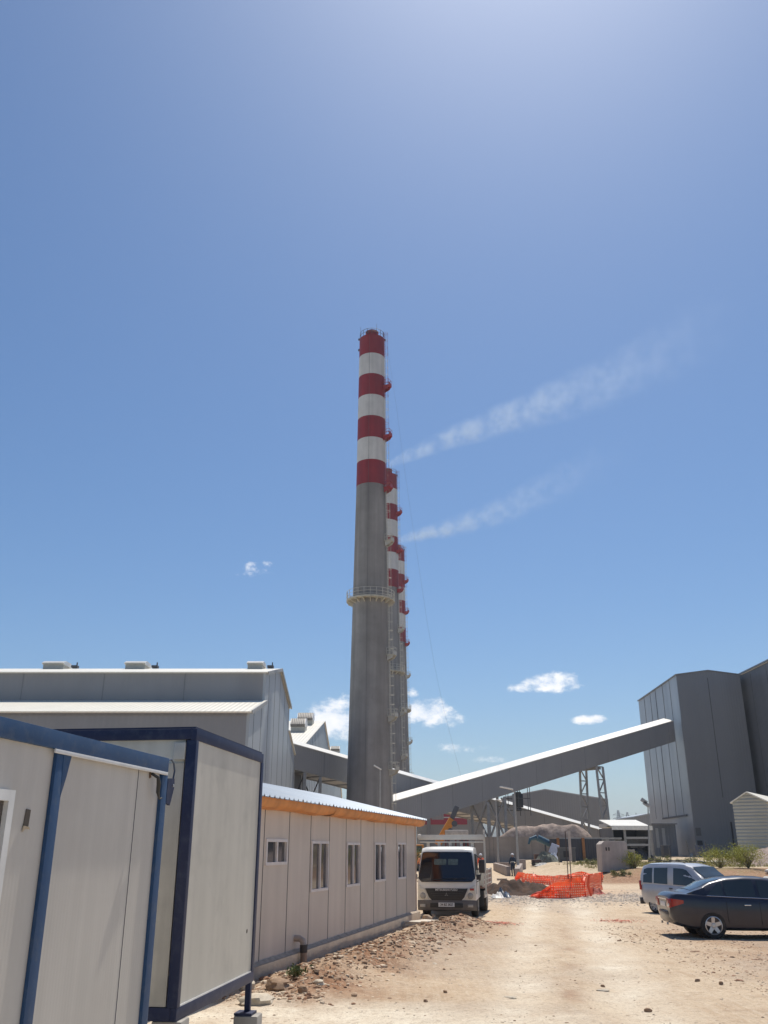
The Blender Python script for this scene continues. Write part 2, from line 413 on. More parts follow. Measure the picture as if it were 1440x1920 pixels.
# ================================================================== chimneys
CY, CX = 125.0, -1.95
def chim():
    root = thing('chimney', 'tallest and nearest concrete chimney with red and white bands and a ring platform halfway up', 'chimney', (CX, CY, 0), 0, 'striped factory chimneys in a row')
    prof = [(0, 3.30), (8.2, 3.115), (37.95, 2.555), (54.9, 2.245), (79.4, 2.0), (83, 1.97)]
    def rad(z):
        for (a, r0), (b, r1) in zip(prof, prof[1:]):
            if z <= b: return r0 + (r1-r0)*(z-a)/(b-a)
        return prof[-1][1]
    zt = atY(697, 626, CY-2).z
    bz = [zt] + [atY(697, p, CY-2.05).z for p in (661, 699.5, 738.8, 778.6, 819, 861, 905.3)]
    zs = [0] + [3.05*k for k in range(1, 100) if 3.05*k < bz[-1]-1.6] + [bz[-1]]
    concm = pm('chimney_concrete', (.27,.255,.24), .92, 0, .15, .25, streak=1.1, bump=.3, bscale=3, dirt=((.17,.16,.15), .16, .5))
    sh = MB().lathe((0,0,0), [(rad(z), z) for z in zs], 64)
    for z in zs[1:-1]: sh.lathe((0,0,0), [(rad(z)+.004, z-.03), (rad(z)+.012, z), (rad(z)+.004, z+.03)], 64)
    shaft = sh.build('shaft', concm, root, recalc=False)
    red = pm('red_band_paint', (.27,.022,.026), .6, 0, .12, .6, streak=1.2); wht = pm('white_band_paint', (.62,.60,.56), .55, 0, .08, .6, streak=1.4)
    for i in range(7):
        a, b = bz[i], bz[i+1]
        m = MB().lathe((0,0,0), [(rad(b)+.02, b), (rad((a+b)/2)+.02, (a+b)/2), (rad(a)+.02, a)], 64)
        if i == 0: m.lathe((0,0,0), [(rad(a)+.02, a), (rad(a)-.25, a), (rad(a)-.25, a-1.5)], 64)
        m.build('painted_band', wht if i % 2 else red, root, recalc=False)
    # flue
    fr = 1.0
    MB().lathe((0,0,0), [(fr, zt-1.5), (fr, zt+1.25), (fr+.06, zt+1.3), (fr+.06, zt+1.45), (fr-.1, zt+1.45), (fr-.1, zt-1)], 40).build('flue', red, root, recalc=False)
    MB().lathe((0,0,0), [(rad(zt)-.26, zt-.35), (0, zt-.3)], 40).build('roof_slab', concm, root, recalc=False)
    # top rail
    rl = MB(); R0 = rad(zt)-.05; rm = pm('rail_dark', (.10,.08,.08), .6)
    for k in range(16):
        a = 2*math.pi*k/16; p = Vector((math.cos(a)*R0, math.sin(a)*R0, zt)); rl.tube([p, p+Vector((0,0,1.15))], .035, 5)
        if k % 4 == 1: rl.tube([p+Vector((0,0,1.1)), p*1.04+Vector((0,0,-.04*zt+2.0))], .02, 4)
    for hh in (.6, 1.12):
        rl.tube([(math.cos(2*math.pi*k/32)*R0, math.sin(2*math.pi*k/32)*R0, zt+hh) for k in range(33)], .03, 5, caps=False)
    rl.build('top_railing', rm, root)
    for k, zz in ((180, .1), (180, -1.9), (8, .2), (250, .25)):
        a = R_(k); q = Vector((math.cos(a), math.sin(a), 0))*(rad(zt)+.12)
        lm = MB().box(q+Vector((0,0,zt+zz)), (.25,.25,.12), a); lm.lathe(q+Vector((0,0,zt+zz+.06)), [(.1,0),(.12,.12),(.07,.24),(0,.27)], 10)
        lm.build('warning_lamp', pm('lamp_dark', (.06,.05,.06), .4), root)
    # ring platform
    zp = atY(694, 1118, CY-3.2).z; Ri = rad(zp); Ro = 3.52
    pl = MB().lathe((0,0,0), [(Ri-.05, zp), (Ro, zp), (Ro, zp+.22), (Ri-.05, zp+.22)], 64)
    pl.build('ring_platform', CREAM2, root, recalc=False)
    for k in range(20):
        br = MB()
        a = 2*math.pi*k/20; c, s = math.cos(a), math.sin(a); t = Vector((-s, c, 0))*.05
        A = Vector((c*(Ri-.05), s*(Ri-.05), zp)); B = Vector((c*(Ro-.05), s*(Ro-.05), zp)); C = Vector((c*(Ri-.05), s*(Ri-.05), zp-.6))
        br.prism([A-t, B-t, B-t-Vector((0,0,.2)), C-t], t*2); br.build('platform_bracket', CREAM2, root)
    ra = MB()
    for k in range(24):
        a = 2*math.pi*k/24; p = Vector((math.cos(a)*(Ro-.04), math.sin(a)*(Ro-.04), zp+.28)); ra.tube([p, p+Vector((0,0,1.1))], .035, 5)
    for hh in (.15, .6, 1.1): ra.tube([(math.cos(2*math.pi*k/48)*(Ro-.04), math.sin(2*math.pi*k/48)*(Ro-.04), zp+.28+hh) for k in range(49)], .03, 5, caps=False)
    ra.build('railing', CREAM, root)
    # ladder with safety cage on the right-hand side, landings
    la = R_(-24); out = Vector((math.cos(la), math.sin(la), 0)); tan = Vector((-out.y, out.x, 0))
    def lp(z, r, s): return out*(rad(z)+r) + tan*s + Vector((0,0,z))
    redzone = lambda z: z > bz[-1] and any(bz[i] >= z > bz[i+1] for i in range(0, 7, 2))
    edges = [1.0] + sorted(bz[1:]) + [zt+.9]
    for a, b in zip(edges, edges[1:]):
        mid = (a+b)/2; lm = MB()
        st = pm('ladder_red', (.24,.03,.03), .55) if redzone(mid) else CREAM
        for s in (-.22, .22): lm.beam(lp(a, .2, s), lp(b, .2, s), .045)
        z = a
        while z < b: lm.beam(lp(z, .2, -.22), lp(z, .2, .22), .025); z += .45
        z = a+.2
        while z < b-.1:
            lm.tube([lp(z, .2, -.26), lp(z, .5, -.34), lp(z, .75, -.16), lp(z, .75, .16), lp(z, .5, .34), lp(z, .2, .26)], .02, 4, caps=False); z += 1.3
        for r, s in ((.5,-.34),(.75,-.16),(.75,.16),(.5,.34)): lm.beam(lp(a, r, s), lp(b, r, s), .02)
        lm.build('caged_ladder', st, root)
    def shrink(p, z):
        r_ = p.dot(out)-rad(z); s_ = p.dot(tan); return out*(rad(z)+r_*.74) + tan*s_*.74 + Vector((0,0,z+(p.z-z)*.85))
    for py, colr in ((722,'r'),(815,'r'),(912,'r'),(1012,'c'),(1225,'c'),(1340,'c'),(1440,'c')):
        z = atY(730, py, CY-1).z; lm = MB(); mt = pm('landing_red', (.33,.03,.03), .5) if colr == 'r' else CREAM
        lm.box(lp(z, .75, 0)-Vector((0,0,.35)), (1.5,1.5,.12), la)
        lm.prism([lp(z-.4, .02, -.6), lp(z-.4, 1.5, -.6), lp(z-.9, 1.1, -.6), lp(z-1.3, .02, -.6)], tan*.08)
        lm.prism([lp(z-.4, .02, .6), lp(z-.4, 1.5, .6), lp(z-.9, 1.1, .6), lp(z-1.3, .02, .6)], -tan*.08)
        lm.box(lp(z, 1.5, 0)-Vector((0,0,.1)), (.05,1.5,.55), la)
        for r, s in ((.05,-.74),(.75,-.74),(1.48,-.74),(1.48,0),(1.48,.74),(.75,.74),(.05,.74)): lm.beam(lp(z, r, s)-Vector((0,0,.3)), lp(z, r, s)+Vector((0,0,.85)), .05)
        for hh in (.3, .85):
            for q0, q1 in (((.05,-.74),(1.48,-.74)), ((1.48,-.74),(1.48,.74)), ((1.48,.74),(.05,.74))):
                lm.beam(lp(z, *q0)+Vector((0,0,hh)), lp(z, *q1)+Vector((0,0,hh)), .05)
        lm.v = [Vector((p.x, p.y, p.z)) for p in lm.v]; lm.v = [shrink(p, z) for p in lm.v]; lm.build('landing', mt, root)
    # lightning conductor
    ca = R_(-100); cz = MB().tube([((rad(z)+.04)*math.cos(ca), (rad(z)+.04)*math.sin(ca), z) for z in (1, 8.2, 37, 38, 54.9, 79.4, zt)], .014, 4); cz.build('lightning_conductor', SEAM, root)
    return root
c1 = chim()
c2 = copy_tree(c1); c2.location = (.83, 181.3, 0); c2['label'] = 'second concrete chimney of the row, half hidden behind the tallest one'
c3 = copy_tree(c1); c3.location = (3.60, 234.0, 0); c3['label'] = 'farthest and shortest looking chimney of the row, a sliver behind the other two'
# ================================================================== factory sheds (ridge along X)
def ribs_on(mb, pts, off, w=.07, t=.03):
    """thin vertical joint strips; pts: (bottom, top) pairs, off: outward vector"""
    for a, b in pts: mb.beam(Vector(a)+off, Vector(b)+off, w, t)
def shed_stepped(XL, XR, Y0, zl, Ystep, zs0, zs1, Yr, zr, label):
    r = thing('factory_hall', label, 'factory building', (XR, Y0, 0))
    Y5 = 2*Yr-Y0; Y4 = 2*Yr-Ystep
    prof = [(Y0,0),(Y0,zl),(Ystep,zs0),(Ystep,zs1),(Yr,zr),(Y4,zs1),(Y4,zs0),(Y5,zl),(Y5,0)]
    g = MB().prism([(XR, y, z) for y, z in prof], (-.25,0,0)); 
    g.build('gable_wall', CLADL, r, world=True)
    j = MB(); k = Y0+2.7
    def zt(y):
        y = y if y < Yr else 2*Yr-y
        return zl+(zs0-zl)*(y-Y0)/(Ystep-Y0) if y < Ystep else zs1+(zr-zs1)*(y-Ystep)/(Yr-Ystep)
    while k < Y5-1: j.box((XR+.005, k, zt(k)/2-.1), (.012,.17,zt(k)-.3)); k += 5.0
    j.build('panel_joint', SEAM, r, world=True)
    Lx = XR-XL-.25; cx = (XL+XR-.25)/2
    MB().box((cx, Y0+.1, zl/2), (Lx,.2,zl)).build('lower_wall', CLAD, r, world=True)
    MB().box((cx, Ystep+.1, (zs0+zs1)/2), (Lx,.2,zs1-zs0)).build('upper_wall', CLAD, r, world=True)
    MB().box((cx, Y5-.1, zl/2), (Lx,.2,zl)).build('back_wall', CLAD, r, world=True)
    for ya, za, yb, zb in ((Y0,zl,Ystep,zs0),(Ystep,zs1,Yr,zr),(Yr,zr,Y4,zs1),(Y4,zs0,Y5,zl)):
        d = Vector((0, yb-ya, zb-za)).normalized()*.3; n = Vector((0, -d.z, d.y)).normalized()*.14
        a = Vector((XL, ya, za)); b = Vector((XL, yb, zb))
        if ya < Yr: a = a-d
        else: b = b+d
        MB().prism([a, b, b+n, a+n], (XR-XL+.2,0,0)).build('roof', ROOF, r, world=True)
    MB().beam((XR+.26, Y0-.3, zl), (XR+.26, Ystep, zs0), .12, .35).beam((XR+.26, Ystep, zs1), (XR+.26, Yr, zr), .12,.35).beam((XR+.26, Yr, zr), (XR+.26, Y4, zs1), .12,.35).build('gable_trim', pm('trim_grey',(.35,.36,.36),.5), r, world=True)
    for k in range(1, 11): MB().box((XR-k*8.2, Ystep-.01, (zs0+zs1)/2), (.09,.03,zs1-zs0-.1)).build('sheet_joint', SOFTJ, r, world=True)
    MB().box((cx, Y0-.06, zl-.12), (Lx,.1,.25)).build('gutter', pm('gutter_grey',(.2,.2,.21),.5), r, world=True)
    return r
A_X = -12.0
ZA = atY(468.6, 1336, 80.3).z
shed_stepped(-130, A_X, 80.3, ZA, 90, atY(499,1316,90).z, atY(499,1262,90).z, 102, atY(525,1256,102).z, 'long grey factory hall on the left with stepped cream roof behind the blue cabins')
ZR1 = atY(525,1256,102).z
def roof_vent(loc, ln, wd, ht, label, rot=0, grp='roof vents on the left factory hall', slope=None):
    r = thing('roof_vent', label, 'roof vent', loc, rot, grp)
    b = MB(); z0 = -.6
    b.prism([(-ln/2,-wd/2,z0),(-ln/2,wd/2,z0),(-ln/2,wd/2,ht*.45),(-ln/2,-wd/2,ht*.45)], (ln,0,0)); b.build('base', pm('vent_base',(.45,.44,.40),.5), r)
    c = MB(); hp = [(-wd*.55,ht*.4),(-wd*.62,ht*.6),(-wd*.3,ht),(wd*.3,ht),(wd*.62,ht*.6),(wd*.55,ht*.4)]
    c.prism([(-ln*.5, y, z) for y, z in hp], (ln,0,0)); c.build('hood', VENTD if slope else pm('hood_mixed',(.50,.49,.46),.45), r)
    e = MB()
    for s in (-1,1): e.prism([(s*ln*.5, y, z) for y, z in hp], (s*.08,0,0))
    e.build('end_cap', pm('vent_end',(.62,.62,.62),.4), r)
    return r
for (xa, xb, lb) in ((78,136,'leftmost roof vent on the left factory hall ridge'), (231,286,'middle roof vent on the left factory hall ridge'), (460,502,'roof vent nearest the gable end of the left factory hall')):
    p = atY((xa+xb)/2, 1257, 101.5); q0 = atY(xa,1257,101.5); q1 = atY(xb,1257,101.5)
    roof_vent((p.x, 101.5, ZR1-.05), (q1.x-q0.x)*.66, 2.6, .8, lb)
    k = MB().box((0,0,0), (.7,.7,.25)); k.box((.2,0,.25),(.12,.12,.5)); o = k.build('roof_bracket', DSTEEL, loc=(q1.x+.35,101.2,ZR1+.2)); tag(o, 'small dark bracket on the ridge right of the '+lb.split(' on ')[0].split(' nearest')[0] + (' by the gable' if xa==460 else ''), 'bracket', 'ridge brackets on the left hall')
# second hall, single pitched roof
def shed_simple(XL, XR, Y0, z0, Yr, zr, Y1, z1, label, jstep=3.2, clad=None, name='factory_hall'):
    r = thing(name, label, 'factory building', (XR, Y0, 0))
    MB().prism([(XR, y, z) for y, z in ((Y0,0),(Y0,z0),(Yr,zr),(Y1,z1),(Y1,0))], (-.25,0,0)).build('gable_wall', clad or CLADL, r, world=True)
    j = MB(); k = Y0+1.2
    while k < Y1:
        z = z0+(zr-z0)*(k-Y0)/(Yr-Y0) if k < Yr else zr+(z1-zr)*(k-Yr)/(Y1-Yr)
        j.box((XR+.015, k, z/2-.1), (.03,.12,z-.3)); k += jstep
    j.build('panel_joint', SEAM, r, world=True)
    MB().box(((XL+XR)/2, Y0+.1, z0/2), (XR-XL-.25,.2,z0)).build('front_wall', CLAD, r, world=True)
    for ya, za, yb, zb in ((Y0,z0,Yr,zr),(Yr,zr,Y1,z1)):
        n = Vector((0, -(zb-za), yb-ya)).normalized()*.16
        MB().prism([Vector((XL, ya, za)), Vector((XL, yb, zb)), Vector((XL, yb, zb))+n, Vector((XL, ya, za))+n], (XR-XL+.25,0,0)).build('roof', ROOF, r, world=True)
    return r
ZB = atY(607.8,1353,171).z; ZB0 = atY(568,1398,127).z
shed_simple(-90, -11.35, 127, ZB0, 171, ZB, 214, ZB0+.5, 'second factory hall with cream roof and two big dark vents behind the left hall')
shed_simple(-90, -12.5, 218, 15.0, 246, 27.5, 275, 15, 'third factory hall, only its cream roof showing beside the chimney')
for (x0,x1,y0,y1,lb) in ((558,589,1345,1361,'upper dark roof vent on the second hall'),(545,575,1364,1379,'lower dark roof vent on the second hall, partly behind the left hall gable')):
    Yv = 162 if y0 < 1350 else 148
    zz = ZB0+(ZB-ZB0)*(Yv-127)/(171-127); p = atY((x0+x1)/2, y1, Yv)
    v = roof_vent((p.x, Yv, zz), (x1-x0)/F*Yv*.86, 3.6, 2.2, lb, 0, 'dark roof vents on the second hall', True)
    v.rotation_euler.x = math.atan2(ZB-ZB0, 44)*.6
p = atY(629, 1405, 240); roof_vent((p.x, 240, 25.2), 2.2, 3.2, 2.0, 'small roof vent on the third hall left of the chimney', 0, 'dark roof vents on the second hall', True)
# ================================================================== conveyor galleries
def gallery(P, Q, hs, wd, label, rise=.75, ledge=0):
    bt = .1
    """P, Q: ends of the near upper edge"""
    P = Vector(P); Q = Vector(Q); r = thing('conveyor_gallery', label, 'conveyor', (P.x, P.y, 0))
    d = (Q-P).normalized(); n = Vector((-(Q-P).y, (Q-P).x, 0)).normalized(); dn = Vector((0,0,-hs))
    MB().prism([P, Q, Q+dn, P+dn], n*.12).build('near_side', CLAD, r, world=True)
    MB().prism([P+n*wd, Q+n*wd, Q+n*wd+dn, P+n*wd+dn], -n*.12).build('far_side', CLAD, r, world=True)
    MB().prism([P+dn+n*.12, Q+dn+n*.12, Q+dn+n*(wd-.12), P+dn+n*(wd-.12)], Vector((0,0,.15))).build('floor', CLAD, r, world=True)
    fr = MB(); L_ = (Q-P).length; k = 3.0
    while k < L_:
        a = P+d*k+dn; fr.beam(a+n*.12-Vector((0,0,.06)), a+n*(wd-.12)-Vector((0,0,.06)), .14, .12); k += 3.0
    fr.beam(P+dn-Vector((0,0,.07))+n*.1, Q+dn-Vector((0,0,.07))+n*.1, .14, .14).beam(P+dn-Vector((0,0,.07))+n*(wd-.1), Q+dn-Vector((0,0,.07))+n*(wd-.1), .14,.14)
    fr.build('floor_beam', STEEL, r, world=True)
    up = Vector((0,0,1)); o = n*.12
    ridge0, ridge1 = P+n*wd/2+up*rise, Q+n*wd/2+up*rise
    t = up*.1
    MB().prism([P-o, Q-o, ridge1, ridge0], t).build('roof', ROOFD, r, world=True)
    MB().prism([P+n*wd+o, Q+n*wd+o, ridge1, ridge0], t).build('roof', ROOFD, r, world=True)
    k = 6.0
    while k < L_-1: MB().beam(P+d*k-n*.004, P+d*k-n*.004+dn, .07, .02).build('sheet_joint', SOFTJ, r, world=True); k += 6.0
    for a in (P, Q): MB().prism([a+n*.12, a+n*(wd-.12), a+n*(wd-.12)+dn*.97, a+n*.12+dn*.97], d*(.1 if a is P else -.1)).build('end_wall', CLAD, r, world=True)
    return r
D0 = atY(548,1395,122); DM = atY(830,1475,145); 
D1 = D0 + (DM-D0)*((186-122)/(145-122)); D1.z = 4.2
gD = gallery(D0, D1, 3.05, 4.2, 'low grey conveyor gallery sloping down to the right behind the chimneys', 1.0)
# skirt that closes the low end
E0 = atY(735,1504,127); E1 = atY(1262,1352,166)
E0b = E0 + (E0-E1)*.10
gE = gallery(E0b, E1, 3.5, 4.0, 'long grey conveyor gallery rising to the right into the tall tower', .6)
def on_E(px):
    """ground-plan point of gallery E's near side seen at picture column px"""
    a = E0; b = E1; best = None
    for i in range(2001):
        q = a+(b-a)*(i/2000); fwd = q.y*CT+(q.z-H)*ST; x = 720+F*q.x/fwd
        if best is None or abs(x-px) < best[0]: best = (abs(x-px), q)
    return best[1]
nE = Vector((-(E1-E0).y, (E1-E0).x, 0)).normalized(); dE = Vector(((E1-E0).x, (E1-E0).y, 0)).normalized()
def lattice(mb, b0, b1, t0, t1, n, w=.22):
    b0, b1, t0, t1 = map(Vector, (b0, b1, t0, t1)); mb.beam(b0, t0, w*1.3); mb.beam(b1, t1, w*1.3)
    for i in range(n):
        f, g = i/n, (i+1)/n; p0, p1 = b0.lerp(t0, f), b1.lerp(t1, f); q0, q1 = b0.lerp(t0, g), b1.lerp(t1, g)
        mb.beam(p0, q1, w*.6) if i % 2 else mb.beam(p1, q0, w*.6)
        mb.beam(q0, q1, w*.6)
# tall trestle with two lattice legs
q = on_E(1122); tr = thing('conveyor_trestle', 'tall steel trestle with two lattice legs under the right conveyor gallery', 'trestle', (q.x, q.y, hgt(q.x, q.y)))
for k, (off, t0) in enumerate(((.2, 0), (3.8, 0))):
    m = MB(); base = Vector((q.x, q.y, .3)) + nE*(off*1.0 + (-.6 if k == 0 else .6)) ; top = q+nE*off-Vector((0,0,3.9))
    lattice(m, base-dE*.85, base+dE*.85, top-dE*.8, top+dE*.8, 7, .26); m.build('leg', STEEL, tr, world=True)
m = MB(); m.beam(q-Vector((0,0,4.1))+nE*.1, q-Vector((0,0,4.1))+nE*3.9, .4, .5); m.build('cross_beam', STEEL, tr, world=True)
# braced support tower
q = on_E(930); tw = thing('support_tower', 'braced four legged steel tower holding up the conveyor gallery by the rubble heap', 'support tower', (q.x, q.y, hgt(q.x, q.y)))
qs = []
for sd_, s2 in ((-1,0),(1,0),(1,1),(-1,1)):
    w = q + dE*1.75*sd_ + nE*(.2+3.6*s2); qs.append((Vector((w.x, w.y, .3)), Vector((w.x, w.y, (q.z + (E1-E0).z/(Vector(((E1-E0).x,(E1-E0).y,0)).length)*1.75*sd_) - 3.9))))
for b_, t_ in qs: MB().beam(b_, t_, .42).build('leg', STEEL, tw, world=True)
for i in range(4):
    (b0, t0), (b1, t1) = qs[i], qs[(i+1) % 4]; m = MB(); zc = 3.2
    c0, c1_ = Vector((b0.x, b0.y, zc)), Vector((b1.x, b1.y, zc))
    m.beam(c0, c1_, .3); m.beam(b0, c1_, .16); m.beam(b1, c0, .16); m.beam(c0, t1, .16); m.beam(c1_, t0, .16); m.build('bracing', STEEL, tw, world=True)
# second narrow bent further right
q = on_E(962); b2 = thing('support_post', 'slim pair of steel posts under the conveyor gallery left of the hanging counterweight', 'support post', (q.x, q.y, hgt(q.x, q.y)))
for s in (0, 3.6):
    w = q+nE*(.2+s); MB().beam((w.x, w.y, .3), (w.x, w.y, q.z-3.9), .38).build('post', STEEL, b2, world=True)
m = MB(); w = q+nE*.2; m.beam(Vector((w.x,w.y,q.z-4.6))-dE*2.6, (w.x, w.y, q.z-7.6), .2); m.beam((w.x,w.y,q.z-5.6), Vector((w.x,w.y,q.z-5.6))+nE*3.6, .2); m.build('brace', STEEL, b2, world=True)
# gallery D supports
for px, lb in ((575, 'left steel frame under the low conveyor gallery behind the orange eaves'), (604, 'right steel frame under the low conveyor gallery beside the pale panel wall')):
    best = min((abs(720+F*(D0.lerp(D1, i/400)).x/((D0.lerp(D1, i/400)).y*CT+((D0.lerp(D1, i/400)).z-H)*ST)-px), i) for i in range(401))[1]
    q = D0.lerp(D1, best/400); dD = Vector(((D1-D0).x, (D1-D0).y, 0)).normalized(); nD = Vector((-dD.y, dD.x, 0))
    f = thing('steel_frame', lb, 'steel frame', (q.x, q.y, hgt(q.x, q.y)), 0, 'frames under the low conveyor gallery'); m = MB()
    a = Vector((q.x, q.y, 0))+nD*.2; b = a+nD*3.6; zt_ = q.z-3.2
    MB().beam(Vector(a), Vector(a)+Vector((0,0,zt_)), .4).build('post', STEEL, f, world=True); MB().beam(b, b+Vector((0,0,zt_)), .4).build('post', STEEL, f, world=True)
    m.beam(a+Vector((0,0,zt_*.5)), b+Vector((0,0,zt_)), .12).beam(b+Vector((0,0,zt_*.5)), a+Vector((0,0,zt_)), .12).beam(a+Vector((0,0,zt_*.5)), b+Vector((0,0,zt_*.5)), .25); m.build('brace', DSTEEL, f, world=True)
# hanging counterweight
q = on_E(985); cw = thing('counterweight', 'dark belt counterweight box hanging in a steel cage under the conveyor gallery', 'counterweight', (q.x, q.y, q.z-7.4))
zt_ = q.z-3.9; c = q+nE*2; M_ = Matrix.Rotation(math.atan2(dE.y, dE.x), 3, 'Z')
MB().box((c.x, c.y, zt_-1.5), (1.05,1.2,2.0), M=M_).box((c.x, c.y, zt_-2.8), (.6,.8,.5), M=M_).box((c.x,c.y,zt_-.4),(.7,.8,.35),M=M_).build('weight', pm('weight_black', (.035,.04,.05), .5), cw, world=True, bevel=.05)
m = MB()
for sx in (-1.5, -1.05, 1.05, 1.5):
    for sy in (-1.1, 1.1):
        w = c+dE*sx+nE*sy; m.beam((w.x,w.y,zt_+.1+sx*.3), (w.x,w.y,zt_-3.0-(.7 if sx > 1.2 else 0)), .09)
for zz in (-2.9, -1.2):
    for sy in (-1.1, 1.1): w = c+nE*sy; m.beam(w-dE*1.5+Vector((0,0,zt_+zz-w.z)), w+dE*1.5+Vector((0,0,zt_+zz-w.z)), .12)
m.build('cage', DSTEEL, cw, world=True)
# ================================================================== tall tower on the right
TX0, TX1, TY0, TY1, TZ = atY(1268,1266,163).x, atY(1387,1268,163).x, 163.0, 194.0, atY(1268,1266,163).z
TXB = atY(1197,1315,194).x - TX0     # plan shift of the rear corner
tz2 = atY(1327,1258,163).z; TXm = atY(1327,1258,163).x
T = thing('transfer_tower', 'tall dark grey transfer tower with a shallow gable where the conveyor gallery ends', 'factory tower', (TX0, TY0, 0))
gz = .5
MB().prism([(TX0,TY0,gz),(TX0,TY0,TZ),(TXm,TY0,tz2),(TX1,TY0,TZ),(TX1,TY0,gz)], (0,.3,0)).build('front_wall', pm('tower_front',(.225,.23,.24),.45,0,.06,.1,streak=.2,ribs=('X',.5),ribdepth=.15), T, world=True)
LW = pm('tower_side_lit',(.37,.385,.40),.33,0,.10,.12,streak=.25,ribs=('Y',.5),ribdepth=.2)  # lighter than the front wall: brighter light on this side painted into its colour
lv = Vector((TXB, TY1-TY0, 0))
MB().prism([(TX0,TY0+.3,gz),(TX0,TY0+.3,TZ),(TX0+TXB,TY1,TZ),(TX0+TXB,TY1,gz)], (.3,0,0)).build('side_wall', LW, T, world=True)
MB().prism([(TX1-.3,TY0+.3,gz),(TX1-.3,TY0+.3,TZ),(TX1-.3+TXB,TY1,TZ),(TX1-.3+TXB,TY1,gz)], (.3,0,0)).build('side_wall', CLAD, T, world=True)
MB().prism([(TX0-.2,TY0-.15,TZ),(TXm,TY0-.15,tz2),(TXm,TY0-.15,tz2+.2),(TX0-.2,TY0-.15,TZ+.2)], lv+Vector((0,.3,0))).build('roof', pm('tower_roof',(.22,.225,.235),.5), T, world=True)
MB().prism([(TX1+.2,TY0-.15,TZ),(TXm,TY0-.15,tz2),(TXm,TY0-.15,tz2+.2),(TX1+.2,TY0-.15,TZ+.2)], lv+Vector((0,.3,0))).build('roof', pm('tower_roof',(.22,.225,.235),.5), T, world=True)
m = MB()
for k, f in enumerate((.17,.34,.52,.66,.83)):
    w = (.28 if k == 2 else .12); x = TX0+TXB*f; y = TY0+31*f; z0 = atY(1240,1541,TY0).z+1.2
    m.box((x-.02, y, (z0+TZ)/2), (.05,w,TZ-z0))
m.beam((TX0-.05, TY0+3, z0), (TX0+TXB*.5-.05, TY0+20, z0-.1), .08, .3)
for k in (.46,): m.box((TX0+(TX1-TX0)*k+.3, TY0-.02, TZ/2+5), (.10,.04,TZ-11))
m.build('panel_joint', pm('joint_dark',(.07,.07,.08),.6), T, world=True)
def win_plate(cx, py0, py1, px0, px1, mat, parent, nm):
    a = atY(px0, py0, TY0); b = atY(px1, py1, TY0); m = MB().box(((a.x+b.x)/2, TY0-.04, (a.z+b.z)/2), (abs(b.x-a.x), .1, abs(a.z-b.z))); return m.build(nm, mat, parent, world=True)
DK = pm('dark_opening', (.025,.025,.03), .6)
wf = win_plate(0, 1552, 1567, 1303.5, 1315, pm('window_grey',(.11,.105,.11),.4), T, 'window'); 
wf = win_plate(0, 1576, 1588, 1307, 1318, DK, T, 'window')
win_plate(0, 1541, 1612, 1369, 1381, DK, T, 'doorway')
win_plate(0, 1600, 1612, 1291, 1300, pm('door_white',(.45,.45,.46),.5), T, 'door')
# side bay seen behind the tower's foot
AX = thing('lean_to', 'low grey lean-to against the foot of the tall tower', 'outbuilding', (TX0-4, TY0+2, .4))
a = atY(1222,1546,165); b = atY(1266,1546,165); zz = a.z
MB().box(((a.x+b.x)/2, 169, zz/2), (b.x-a.x,8,zz)).build('wall', pm('leanto_wall',(.19,.20,.215),.5,0,.15,.3,streak=.6,ribs=('H',.5)), AX, world=True)
MB().box(((a.x+b.x)/2, 168.8, zz+.1), (b.x-a.x+.4,8.6,.2)).build('roof', pm('tower_roof',(.22,.225,.235),.5), AX, world=True)
for pxx in (1231, 1243): 
    p_ = atY(pxx,1550,164.9); MB().box((p_.x, 164.95, zz-2.2), (.5,.12,3.2)).build('translucent_panel', pm('pale_strip',(.34,.35,.35),.5), AX, world=True)
for pxx, pw, lb in ((1250, 11, 'dark cubic bin in front of the tall tower'), (1318, 16, 'dark blue bin standing before the tall tower front')):
    p_ = atY(pxx, 1608, 150); m = MB().box((0,0,.9), (pw/10,1.6,1.8)); m.box((0,0,1.85),(pw/10+.15,1.75,.1)); o = m.build('waste_bin', pm('bin_dark',(.03,.035,.05),.5) if pxx < 1300 else pm('bin_blue',(.04,.06,.12),.5), loc=(p_.x,150,.7), bevel=.05); tag(o, lb, 'bin')
# neighbour hall at the right edge
UX = 66.6
U = thing('factory_block', 'dark factory block cut by the right edge of the picture', 'factory building', (UX, 150, 0))
MB().box((UX+.15, 165, 16.2), (.3,60,32.3)).build('side_wall', CLADD, U, world=True)
MB().box((UX+8, 135.1, 16.2), (15.4,.2,32.3)).build('front_wall', CLADD, U, world=True)
MB().prism([(UX-.35,135-.3,32.4),(UX+10,135-.3,35),(UX+10,135-.3,35.25),(UX-.35,135-.3,32.7)], (0,62,0)).build('roof', pm('tower_roof',(.22,.225,.235),.5), U, world=True)
m = MB(); 
for k in range(8): m.box((UX-.02, 140+k*7, 16), (.05,.1,32))
m.build('panel_joint', SEAM, U, world=True)
